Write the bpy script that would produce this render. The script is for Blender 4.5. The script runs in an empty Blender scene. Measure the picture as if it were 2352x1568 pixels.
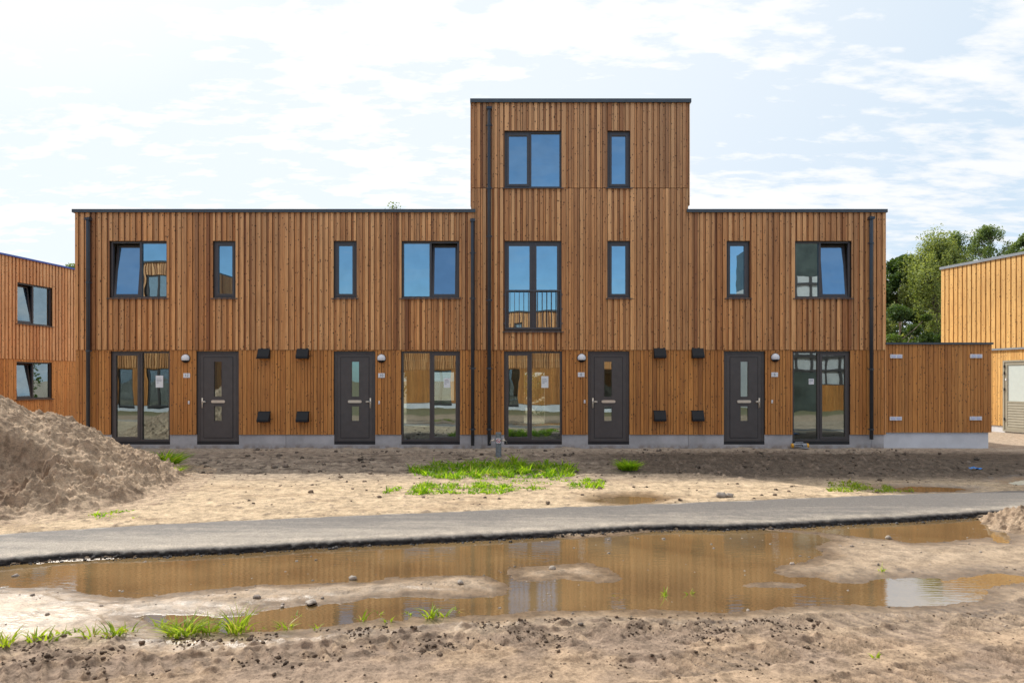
import bpy, math, random
import numpy as np
from mathutils import Matrix, Vector

random.seed(7)
rng = np.random.default_rng(11)
scn = bpy.context.scene
COL = scn.collection
R = math.radians

# ------------------------------------------------------------------ scale
S = 0.011596            # metres per facade drawing unit
CAM_D = 18.18           # camera to facade
EYE = 1.77
def X(u): return (u - 1176.0) * S
def Z(v): return EYE - (v - 874.2) * S
def spot(u, v, z=-0.06):
    d = 1568.0 * (EYE - z) / (v - 874.2)
    return ((u - 1176.0) / 1568.0 * d, d - CAM_D)

SUN_AZ = R(-45); SUN_EL = R(43)
SUN = Vector((math.sin(SUN_AZ) * math.cos(SUN_EL), math.cos(SUN_AZ) * math.cos(SUN_EL), math.sin(SUN_EL)))

# ------------------------------------------------------------------ materials
class NT:
    def __init__(self, name):
        self.m = bpy.data.materials.new(name); self.m.use_nodes = True
        self.t = self.m.node_tree; self.t.nodes.clear()
        self.out = self.t.nodes.new('ShaderNodeOutputMaterial')
    def n(self, typ, **kw):
        nd = self.t.nodes.new(typ)
        for k, v in kw.items():
            if k.startswith('i_'):
                nd.inputs[k[2:].replace('_', ' ')].default_value = v
            else: setattr(nd, k, v)
        return nd
    def l(self, a, b): self.t.links.new(a, b)
    def val(self, sock, v):
        if isinstance(v, (int, float)): sock.default_value = v
        else: self.l(v, sock)
    def math(self, op, a, b=0.0, clamp=False):
        nd = self.n('ShaderNodeMath', operation=op); nd.use_clamp = clamp
        self.val(nd.inputs[0], a); self.val(nd.inputs[1], b); return nd.outputs[0]
    def mix(self, f, a, b, blend='MIX'):
        nd = self.n('ShaderNodeMix', data_type='RGBA', blend_type=blend)
        self.val(nd.inputs[0], f)
        for s, v in ((nd.inputs[6], a), (nd.inputs[7], b)):
            if isinstance(v, tuple): s.default_value = (*v, 1)
            else: self.l(v, s)
        return nd.outputs[2]
    def ramp(self, f, lo, hi, a=0.0, b=1.0):
        nd = self.n('ShaderNodeMapRange'); nd.interpolation_type = 'SMOOTHSTEP'
        self.l(f, nd.inputs[0])
        for i, v in enumerate((lo, hi, a, b)): nd.inputs[i + 1].default_value = v
        return nd.outputs[0]
    def noise(self, scale, detail=3, rough=.55, vec=None):
        nd = self.n('ShaderNodeTexNoise'); nd.inputs['Scale'].default_value = scale
        nd.inputs['Detail'].default_value = detail; nd.inputs['Roughness'].default_value = rough
        if vec: self.l(vec, nd.inputs['Vector'])
        return nd.outputs['Fac']
    def obj(self, sx=1, sy=1, sz=1):
        tc = self.n('ShaderNodeTexCoord'); mp = self.n('ShaderNodeMapping')
        mp.inputs['Scale'].default_value = (sx, sy, sz); self.l(tc.outputs['Object'], mp.inputs['Vector'])
        return mp.outputs[0]
    def bump(self, h, strength=.3, dist=.02):
        nd = self.n('ShaderNodeBump'); nd.inputs['Strength'].default_value = strength
        nd.inputs['Distance'].default_value = dist; self.l(h, nd.inputs['Height']); return nd.outputs[0]
    def pbr(self, col, rough=.5, normal=None, **kw):
        nd = self.n('ShaderNodeBsdfPrincipled')
        if isinstance(col, tuple): nd.inputs['Base Color'].default_value = (*col, 1)
        else: self.l(col, nd.inputs['Base Color'])
        self.val(nd.inputs['Roughness'], rough)
        for k, v in kw.items(): self.val(nd.inputs[k.replace('_', ' ')], v)
        if normal: self.l(normal, nd.inputs['Normal'])
        self.l(nd.outputs[0], self.out.inputs[0]); return nd

def mat_wood(name, dark, light, orange, rough=.62, tan=None):
    t = NT(name)
    at = t.n('ShaderNodeAttribute', attribute_name='tint')
    sp = t.n('ShaderNodeSeparateColor'); t.l(at.outputs['Color'], sp.inputs[0])
    base = t.mix(sp.outputs[0], dark, light)
    base = t.mix(t.math('MULTIPLY', sp.outputs[1], .55), base, orange)
    tc = t.n('ShaderNodeTexCoord')
    off = t.n('ShaderNodeVectorMath', operation='MULTIPLY_ADD')
    cmb = t.n('ShaderNodeCombineXYZ'); t.l(sp.outputs[2], cmb.inputs[0]); t.l(sp.outputs[2], cmb.inputs[2])
    t.l(cmb.outputs[0], off.inputs[0]); off.inputs[1].default_value = (37, 0, 91); t.l(tc.outputs['Object'], off.inputs[2])
    mp = t.n('ShaderNodeMapping'); mp.inputs['Scale'].default_value = (26, 26, 1.6); t.l(off.outputs[0], mp.inputs[0])
    g = t.noise(1.0, 5, .65, mp.outputs[0])
    base = t.mix(t.ramp(g, .35, .72, 0, .55), base, t.mix(1.0, base, (.45, .36, .30), 'MULTIPLY'))
    big = t.noise(.5, 3, .5, tc.outputs['Object'])
    base = t.mix(t.ramp(big, .35, .7, 0, .45), base, t.mix(1.0, base, (.72, .68, .62), 'MULTIPLY'))
    if tan:
        sz = t.n('ShaderNodeSeparateXYZ'); t.l(tc.outputs['Object'], sz.inputs[0])
        base = t.mix(t.ramp(sz.outputs[2], 2.8, 9.5, .0, .30), base, t.mix(sp.outputs[0], tan[0], tan[1]))
    kn = t.n('ShaderNodeTexVoronoi', feature='F1'); kn.inputs['Scale'].default_value = 1.0
    mk = t.n('ShaderNodeMapping'); mk.inputs['Scale'].default_value = (12, 3, 8.5); t.l(off.outputs[0], mk.inputs[0]); t.l(mk.outputs[0], kn.inputs['Vector'])
    k = t.ramp(kn.outputs['Distance'], .10, .22, .95, 0)
    base = t.mix(k, base, (.045, .016, .007))
    # weathering: slightly greyer at the top, browner low
    t.pbr(base, rough, t.bump(g, .25, .004))
    return t.m

def mat_plain(name, col, rough=.5, var=.25, scale=6, metallic=0.0, bumpy=.05):
    t = NT(name); v = t.obj()
    n = t.noise(scale, 4, .6, v)
    c = t.mix(t.ramp(n, .3, .7), tuple(x * (1 - var) for x in col), tuple(min(1, x * (1 + var)) for x in col))
    t.pbr(c, rough, t.bump(t.noise(scale * 14, 2, .5, v), bumpy, .004), Metallic=metallic)
    return t.m

M = {}
M['clad_up'] = mat_wood('larch_upper', (.25, .092, .031), (.88, .485, .205), (.84, .33, .078), tan=((.24, .125, .07), (.76, .50, .31)))
M['clad_low'] = mat_wood('larch_lower', (.35, .125, .026), (.78, .36, .098), (.78, .30, .058))
M['clad_pink'] = mat_wood('larch_rosy', (.64, .27, .10), (.94, .58, .29), (.92, .42, .14))
M['clad_orange'] = mat_wood('larch_orange', (.52, .20, .05), (.90, .46, .15), (.90, .38, .09))
M['clad_gold'] = mat_wood('larch_golden', (.64, .33, .085), (.95, .61, .22), (.92, .48, .12))
M['gap'] = mat_plain('shadow_board', (.030, .013, .006), .8)
M['frame'] = mat_plain('anthracite_frame', (.070, .061, .061), .38, .08)
M['door'] = mat_plain('door_grey', (.078, .068, .066), .42, .08)
M['black'] = mat_plain('black_plastic', (.0045, .0055, .008), .7, .1)
M['thresh'] = mat_plain('black_threshold', (.012, .012, .015), .45, .15)
M['cap'] = mat_plain('roof_trim_metal', (.060, .072, .085), .38, .1)
M['cap_light'] = mat_plain('zinc_trim', (.26, .28, .30), .4, .1)
M['cap_blue'] = mat_plain('blue_protective_film', (.045, .10, .42), .35, .15)
M['pipe'] = mat_plain('pipe_anthracite', (.042, .048, .060), .32, .1)
M['steel'] = mat_plain('brushed_steel', (.66, .58, .48), .34, .05, metallic=.35)
M['rail'] = mat_plain('railing_grey', (.085, .085, .095), .4, .1)
M['white'] = mat_plain('white_plastic', (.78, .78, .80), .35, .04)
M['lilac'] = mat_plain('lilac_tile', (.58, .60, .78), .4, .06)
M['paper'] = mat_plain('paper', (.80, .80, .80), .8, .03)
M['ink'] = mat_plain('ink', (.16, .18, .22), .7)
M['plaster'] = mat_plain('plaster', (.60, .58, .55), .85, .06, 2)
M['screed'] = mat_plain('screed', (.34, .33, .31), .6, .2, 2)
M['roofing'] = mat_plain('bitumen', (.05, .05, .055), .8, .2)
M['olive'] = mat_plain('olive_grey_paint', (.36, .33, .25), .5, .05)
M['panel'] = mat_plain('pale_panel', (.55, .55, .54), .6, .06)
M['dusk'] = mat_plain('dark_glazing', (.07, .085, .075), .12, .3, 1)
M['frost'] = mat_plain('frosted_glass', (.62, .68, .64), .25, .03)
M['galv'] = mat_plain('galvanised_pipe', (.20, .22, .23), .45, .25, 20, .3)
M['red'] = mat_plain('red_print', (.50, .05, .07), .5, .1)
M['toolgrey'] = mat_plain('tool_grey', (.27, .28, .30), .5, .2, 30)
M['yellow'] = mat_plain('yellow_plastic', (.75, .36, .02), .45, .1)
M['bluefoil'] = mat_plain('blue_foil', (.02, .17, .48), .35, .2, 20)
M['lath'] = mat_plain('raw_lath', (.44, .28, .16), .7, .2, 12)
M['stone'] = mat_plain('grey_stone', (.30, .26, .22), .85, .3, 20, bumpy=.4)

def mat_plinth():
    t = NT('precast_plinth'); v = t.obj()
    n = t.noise(1.6, 5, .65, v)
    c = t.mix(t.ramp(n, .3, .75), (.36, .345, .345), (.52, .50, .50))
    gx = t.n('ShaderNodeSeparateXYZ'); t.l(v, gx.inputs[0])
    dirt = t.math('MULTIPLY', t.ramp(gx.outputs[2], -.03, .14, .75, 0), t.ramp(t.noise(5, 4, .6, v), .3, .65))
    c = t.mix(dirt, c, (.20, .15, .11))
    t.pbr(c, .8, t.bump(t.noise(60, 3, .6, v), .1, .004)); return t.m
M['plinth'] = mat_plinth()
M['plinth_white'] = mat_plain('white_plinth', (.66, .66, .68), .7, .08, 2)

def mat_glass(name='coated_glazing', f0=.52, f1=.46):
    t = NT(name); v = t.obj(1, 1, 1)
    wob = t.noise(.9, 2, .4, v)
    nrm = t.bump(wob, .055, .05)
    g = t.n('ShaderNodeBsdfGlossy'); g.inputs['Color'].default_value = (.76, .93, 1.0, 1); g.inputs['Roughness'].default_value = .004
    t.l(nrm, g.inputs['Normal'])
    tr = t.n('ShaderNodeBsdfTransparent'); tr.inputs['Color'].default_value = (.36, .42, .37, 1)
    mx = t.n('ShaderNodeMixShader')
    dirt = t.noise(3.0, 4, .6, v)
    t.l(t.ramp(dirt, .2, .8, f0, f1), mx.inputs[0])
    t.l(tr.outputs[0], mx.inputs[1]); t.l(g.outputs[0], mx.inputs[2])
    t.l(mx.outputs[0], t.out.inputs[0]); return t.m
M['glass'] = mat_glass()
M['glass_low'] = mat_glass('clear_glazing', .36, .30)

def mat_ground(name, wet_attr=True):
    t = NT(name)
    at = t.n('ShaderNodeAttribute', attribute_name='tint')
    aw = t.n('ShaderNodeAttribute', attribute_name='wet')
    v = t.obj()
    n1 = t.noise(7, 6, .68, v); n2 = t.noise(45, 4, .65, v); n3 = t.noise(230, 2, .6, v)
    m = t.math('ADD', t.math('MULTIPLY', n1, .9), t.math('MULTIPLY', n2, .6))
    m = t.math('ADD', m, t.math('MULTIPLY', n3, .5))
    f = t.ramp(m, .74, 1.26, .48, 1.40)
    sv = t.n('ShaderNodeTexVoronoi', feature='F1'); sv.inputs['Scale'].default_value = 34; t.l(v, sv.inputs['Vector'])
    f = t.math('MULTIPLY', f, t.math('SUBTRACT', 1.0, t.math('MULTIPLY', t.ramp(sv.outputs['Distance'], .12, .26, .55, 0), t.ramp(t.noise(3.5, 3, .6, v), .5, .62))))
    sc = t.n('ShaderNodeVectorMath', operation='SCALE'); t.l(at.outputs['Color'], sc.inputs[0]); t.l(f, sc.inputs['Scale'])
    rough = t.ramp(aw.outputs['Fac'], 0, 1, .92, .30)
    h = t.math('ADD', t.math('MULTIPLY', n2, .7), t.math('MULTIPLY', n3, .5))
    b = t.n('ShaderNodeBump'); b.inputs['Distance'].default_value = .012; t.l(h, b.inputs['Height'])
    t.l(t.ramp(aw.outputs['Fac'], 0, 1, 1.0, .35), b.inputs['Strength'])
    t.pbr(sc.outputs[0], rough, b.outputs[0], Specular_IOR_Level=t.ramp(aw.outputs['Fac'], 0, 1, .15, .5)); return t.m
M['ground'] = mat_ground('sandy_ground')

def mat_asphalt():
    t = NT('dusty_asphalt')
    at = t.n('ShaderNodeAttribute', attribute_name='tint'); v = t.obj()
    n2 = t.noise(60, 3, .7, v); n3 = t.noise(260, 2, .6, v)
    f = t.ramp(t.math('ADD', n2, n3), .7, 1.35, .55, 1.40)
    sc = t.n('ShaderNodeVectorMath', operation='SCALE'); t.l(at.outputs['Color'], sc.inputs[0]); t.l(f, sc.inputs['Scale'])
    t.pbr(sc.outputs[0], .72, t.bump(t.math('ADD', n2, n3), .8, .012), Specular_IOR_Level=.35); return t.m
M['asphalt'] = mat_asphalt()

def mat_water():
    t = NT('muddy_water'); v = t.obj(1, 1, 1)
    n = t.noise(1.1, 4, .55, v)
    c = t.mix(t.ramp(n, .3, .7), (.14, .090, .040), (.225, .148, .066))
    rip = t.n('ShaderNodeMapping'); rip.inputs['Scale'].default_value = (5, 22, 1); rip.inputs['Rotation'].default_value = (0, 0, .25); t.l(v, rip.inputs[0])
    w = t.noise(1.0, 3, .5, rip.outputs[0])
    w = t.math('ADD', w, t.math('MULTIPLY', t.noise(38, 2, .5, v), .10)); nb = t.bump(w, .085, .012)
    fr = t.n('ShaderNodeFresnel'); fr.inputs['IOR'].default_value = 4.6; t.l(nb, fr.inputs['Normal'])
    p = t.pbr(c, .5, Specular_IOR_Level=0.0)
    g = t.n('ShaderNodeBsdfGlossy'); g.inputs['Roughness'].default_value = .012; g.inputs['Color'].default_value = (1, 1, 1, 1); t.l(nb, g.inputs['Normal'])
    mx = t.n('ShaderNodeMixShader'); t.l(fr.outputs[0], mx.inputs[0]); t.l(p.outputs[0], mx.inputs[1]); t.l(g.outputs[0], mx.inputs[2]); t.l(mx.outputs[0], t.out.inputs[0])
    return t.m
M['water'] = mat_water()

def mat_leaf(name, a, b, trans=.45, straw=False):
    t = NT(name)
    at = t.n('ShaderNodeAttribute', attribute_name='tint')
    sp = t.n('ShaderNodeSeparateColor'); t.l(at.outputs['Color'], sp.inputs[0])
    c = t.mix(sp.outputs[0], a, b)
    if straw: c = t.mix(t.ramp(sp.outputs[0], .945, .965), c, (.52, .44, .20))
    p = t.pbr(c, .55, Specular_IOR_Level=.3)
    tr = t.n('ShaderNodeBsdfTranslucent'); t.l(t.mix(1.0, c, (1.25, 1.2, .55), 'MULTIPLY'), tr.inputs['Color'])
    mx = t.n('ShaderNodeMixShader'); mx.inputs[0].default_value = trans
    t.l(p.outputs[0], mx.inputs[1]); t.l(tr.outputs[0], mx.inputs[2]); t.l(mx.outputs[0], t.out.inputs[0]); return t.m
M['grass'] = mat_leaf('fresh_grass', (.10, .27, .014), (.48, .68, .045), .62, True)
M['weed'] = mat_leaf('weed_leaf', (.17, .28, .03), (.44, .56, .06), .5, True)
M['leaf_birch'] = mat_leaf('birch_leaf', (.095, .14, .036), (.37, .43, .15), .44)
M['leaf_dark'] = mat_leaf('dark_leaf', (.024, .055, .016), (.11, .18, .04), .38)
M['leaf_mid'] = mat_leaf('mid_leaf', (.065, .11, .035), (.23, .31, .11), .42)
M['bark'] = mat_plain('bark', (.20, .17, .14), .9, .4, 5, bumpy=.5)

# ------------------------------------------------------------------ mesh building
class MB:
    def __init__(self, off=(0, 0, 0)):
        self.v = []; self.f = []; self.t = []; self.off = off; self.M = None
    def add(self, vs, fs, tint=(.5, .5, .5)):
        o = len(self.v)
        for p in vs:
            p = Vector(p)
            if self.M is not None: p = self.M @ p
            self.v.append((p.x - self.off[0], p.y - self.off[1], p.z - self.off[2]))
        for f in fs:
            self.f.append(tuple(i + o for i in f)); self.t.append(tint)
    def box(self, x0, x1, y0, y1, z0, z1, tint=(.5, .5, .5)):
        self.add([(x0, y0, z0), (x1, y0, z0), (x1, y1, z0), (x0, y1, z0), (x0, y0, z1), (x1, y0, z1), (x1, y1, z1), (x0, y1, z1)],
                 [(0, 1, 5, 4), (1, 2, 6, 5), (2, 3, 7, 6), (3, 0, 4, 7), (4, 5, 6, 7), (3, 2, 1, 0)], tint)
    def frame(self, x0, x1, z0, z1, w, y0, y1, wb=None):
        wb = wb or w
        self.box(x0, x0 + w, y0, y1, z0, z1); self.box(x1 - w, x1, y0, y1, z0, z1)
        self.box(x0 + w, x1 - w, y0, y1, z1 - w, z1); self.box(x0 + w, x1 - w, y0, y1, z0, z0 + wb)
    def prism(self, prof, x0, x1, tint=(.5, .5, .5)):   # profile in (y,z)
        n = len(prof)
        vs = [(x0, y, z) for y, z in prof] + [(x1, y, z) for y, z in prof]
        fs = [tuple(range(n - 1, -1, -1)), tuple(range(n, 2 * n))] + [(i, (i + 1) % n, (i + 1) % n + n, i + n) for i in range(n)]
        self.add(vs, fs, tint)
    def tube(self, pts, r, seg=10, cap=True, tint=(.5, .5, .5)):
        rs = r if isinstance(r, (list, tuple)) else [r] * len(pts)
        P = [Vector(p) for p in pts]; vs = []; fs = []
        for i, p in enumerate(P):
            d = (P[min(i + 1, len(P) - 1)] - P[max(i - 1, 0)]).normalized()
            a = d.orthogonal().normalized() if abs(d.z) < .9 else Vector((1, 0, 0))
            a = (a - d * a.dot(d)).normalized(); b = d.cross(a)
            for k in range(seg):
                th = 2 * math.pi * k / seg
                vs.append(p + (a * math.cos(th) + b * math.sin(th)) * rs[i])
        for i in range(len(P) - 1):
            for k in range(seg):
                a0 = i * seg + k; a1 = i * seg + (k + 1) % seg
                fs.append((a0, a1, a1 + seg, a0 + seg))
        if cap:
            fs.append(tuple(range(seg - 1, -1, -1))); fs.append(tuple(range((len(P) - 1) * seg, len(P) * seg)))
        self.add(vs, fs, tint)
    def build(self, name, mat, parent=None, smooth=False):
        me = bpy.data.meshes.new(name)
        me.from_pydata(self.v, [], self.f); me.validate()
        if len(me.polygons) == len(self.t):
            ca = me.color_attributes.new('tint', 'FLOAT_COLOR', 'CORNER')
            arr = np.empty((len(me.loops), 4), np.float32); arr[:, 3] = 1
            k = 0
            for f, t in zip(self.f, self.t):
                arr[k:k + len(f), :3] = t; k += len(f)
            ca.data.foreach_set('color', arr.ravel())
        if smooth: me.polygons.foreach_set('use_smooth', [True] * len(me.polygons))
        return link(name, me, mat, parent)

def link(name, me, mat, parent=None):
    if mat is not None: me.materials.append(mat)
    o = bpy.data.objects.new(name, me); COL.objects.link(o)
    if parent is not None: o.parent = parent
    return o

def np_mesh(name, V, F, mat, parent=None, tint=None, wet=None, smooth=False):
    me = bpy.data.meshes.new(name); n = F.shape[1]
    me.vertices.add(len(V)); me.vertices.foreach_set('co', np.asarray(V, np.float32).ravel())
    me.loops.add(F.size); me.loops.foreach_set('vertex_index', F.astype(np.int32).ravel())
    me.polygons.add(len(F)); me.polygons.foreach_set('loop_start', np.arange(len(F), dtype=np.int32) * n)
    try: me.polygons.foreach_set('loop_total', np.full(len(F), n, np.int32))
    except Exception: pass
    me.update(calc_edges=True)
    if smooth: me.polygons.foreach_set('use_smooth', np.ones(len(F), bool))
    if tint is not None:
        ca = me.color_attributes.new('tint', 'FLOAT_COLOR', 'POINT')
        a = np.ones((len(V), 4), np.float32); a[:, :3] = tint; ca.data.foreach_set('color', a.ravel())
    if wet is not None:
        fa = me.attributes.new('wet', 'FLOAT', 'POINT'); fa.data.foreach_set('value', np.asarray(wet, np.float32))
    return link(name, me, mat, parent)

def thing(name, label, cat, loc=(0, 0, 0), rz=0, group=None):
    o = bpy.data.objects.new(name, None); COL.objects.link(o)
    o.location = loc; o.rotation_euler = (0, 0, rz); o.empty_display_size = .3
    return tag(o, label, cat, group)
def tag(o, label=None, cat=None, group=None, kind=None):
    if label: o['label'] = label
    if cat: o['category'] = cat
    if group: o['group'] = group
    if kind: o['kind'] = kind
    return o

# ------------------------------------------------------------------ noise
_perm = rng.permutation(512).astype(np.int64); _perm = np.concatenate([_perm, _perm, _perm])
_ang = rng.random(1536) * 2 * np.pi; _gx = np.cos(_ang); _gy = np.sin(_ang)
def perlin(x, y):
    xi = np.floor(x).astype(np.int64); yi = np.floor(y).astype(np.int64)
    xf = x - xi; yf = y - yi
    u = xf * xf * xf * (xf * (xf * 6 - 15) + 10); v = yf * yf * yf * (yf * (yf * 6 - 15) + 10)
    def g(a, b, fx, fy):
        h = _perm[(_perm[a & 511] + b) & 511]
        return _gx[h] * fx + _gy[h] * fy
    n00 = g(xi, yi, xf, yf); n10 = g(xi + 1, yi, xf - 1, yf); n01 = g(xi, yi + 1, xf, yf - 1); n11 = g(xi + 1, yi + 1, xf - 1, yf - 1)
    return ((n00 * (1 - u) + n10 * u) * (1 - v) + (n01 * (1 - u) + n11 * u) * v) * 1.5
def fbm(x, y, o=4, g=.5, l=2.03):
    r = 0; a = 1; t = 0
    for i in range(o):
        r = r + a * perlin(x + 17.3 * i, y - 9.1 * i); t += a; a *= g; x = x * l; y = y * l
    return r / t
def sstep(a, b, x):
    t = np.clip((x - a) / (b - a), 0, 1); return t * t * (3 - 2 * t)

def sdf(poly, x, y):   # negative inside
    P = np.asarray(poly); d = np.full(x.shape, 1e9); ins = np.zeros(x.shape, bool)
    for i in range(len(P)):
        a = P[i]; b = P[(i + 1) % len(P)]; e = b - a
        wx = x - a[0]; wy = y - a[1]
        t = np.clip((wx * e[0] + wy * e[1]) / (e @ e + 1e-12), 0, 1)
        d = np.minimum(d, (wx - e[0] * t) ** 2 + (wy - e[1] * t) ** 2)
        c = ((a[1] > y) != (b[1] > y))
        if abs(e[1]) > 1e-9:
            ins ^= c & (x < e[0] * (y - a[1]) / e[1] + a[0])
    d = np.sqrt(d); return np.where(ins, -d, d)

# ------------------------------------------------------------------ ground layout
WL = -0.135
def wpoly(pts, z): return [spot(u, v, z) for u, v in pts]
main_p = wpoly([(-160, 1310), (0, 1298), (250, 1283), (480, 1268), (700, 1252), (900, 1240), (1080, 1231), (1240, 1232), (1310, 1236), (1420, 1229), (1500, 1219), (1600, 1215), (1700, 1211), (1800, 1220), (1880, 1228), (1912, 1241), (1870, 1256), (1895, 1271), (1850, 1290), (1795, 1297), (1776, 1314), (1806, 1323), (1876, 1324), (1916, 1335), (1976, 1339), (2001, 1333), (2031, 1326), (2156, 1328), (2168, 1334), (2226, 1326), (2266, 1319), (2296, 1316), (2352, 1324), (2430, 1322), (2430, 1340), (2352, 1340), (2276, 1344), (2261, 1369), (2236, 1382), (2176, 1390), (2036, 1394), (1926, 1390), (1826, 1392), (1751, 1401), (1651, 1408), (1576, 1404), (1426, 1397), (1326, 1401), (1226, 1405), (1176, 1409), (1100, 1412), (950, 1419), (925, 1427), (850, 1424), (780, 1436), (700, 1444), (625, 1450), (500, 1454), (380, 1449), (350, 1434), (305, 1417), (350, 1410), (450, 1412), (500, 1419), (590, 1411), (600, 1402), (700, 1390), (800, 1382), (850, 1372), (925, 1369), (1050, 1375), (1160, 1365), (1172, 1350), (1150, 1335), (1120, 1322), (1050, 1320), (975, 1322), (900, 1327), (850, 1335), (750, 1338), (600, 1344), (450, 1355), (350, 1369), (290, 1374), (235, 1366), (200, 1364), (165, 1354), (125, 1350), (0, 1349), (-160, 1345)], WL)
isl1 = wpoly([(1165, 1306), (1230, 1301), (1350, 1292), (1395, 1305), (1432, 1328), (1410, 1336), (1350, 1334), (1290, 1329), (1240, 1336), (1178, 1331)], WL)
isl2 = wpoly([(1686, 1347), (1726, 1337), (1776, 1335), (1841, 1339), (1848, 1348), (1801, 1349)], WL)
right_p = wpoly([(1751, 1211), (1801, 1205), (1926, 1200), (2076, 1191), (2251, 1186), (2268, 1208), (2282, 1220), (2306, 1221), (2326, 1231), (2322, 1247), (2291, 1246), (2270, 1234), (2151, 1246), (2091, 1248), (2051, 1240), (1976, 1234), (1876, 1221), (1801, 1215)], WL)
small_p = wpoly([(1366, 1150), (1386, 1143), (1426, 1139), (1486, 1141), (1512, 1145), (1498, 1153), (1456, 1158), (1400, 1156)], -.085)
strip_p = wpoly([(2030, 1122), (2090, 1117), (2150, 1118), (2230, 1122), (2190, 1129), (2080, 1130)], -.085)
far_p = wpoly([(2312, 1109), (2352, 1101), (2440, 1099), (2440, 1113), (2340, 1114)], -.085)

far_e = wpoly([(-700, 1270), (0, 1225), (250, 1207), (500, 1195), (900, 1178), (1200, 1165), (1500, 1155), (1800, 1143), (2100, 1132), (2352, 1125), (2900, 1108)], -.045)
near_e = wpoly([(-700, 1330), (0, 1278), (175, 1262), (330, 1259), (550, 1250), (700, 1240), (940, 1230), (1176, 1219), (1276, 1214), (1361, 1208), (1426, 1204), (1551, 1199), (1676, 1200), (1751, 1197), (1826, 1194), (1951, 1187), (2076, 1182), (2226, 1172), (2352, 1164), (2900, 1135)], -.045)
def line_y(L, x):
    L = sorted(L); xs = [p[0] for p in L]; ys = [p[1] for p in L]
    x = np.asarray(x, float)
    y = np.interp(x, xs, ys)
    y = np.where(x < xs[0], ys[0] + (x - xs[0]) * .22, y)
    return np.where(x > xs[-1], ys[-1] + (x - xs[-1]) * .22, y)

PUD = [((main_p, right_p), WL, (isl1, isl2)), ((small_p,), -.085, ()), ((strip_p,), -.085, ()), ((far_p,), -.085, ())]

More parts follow.
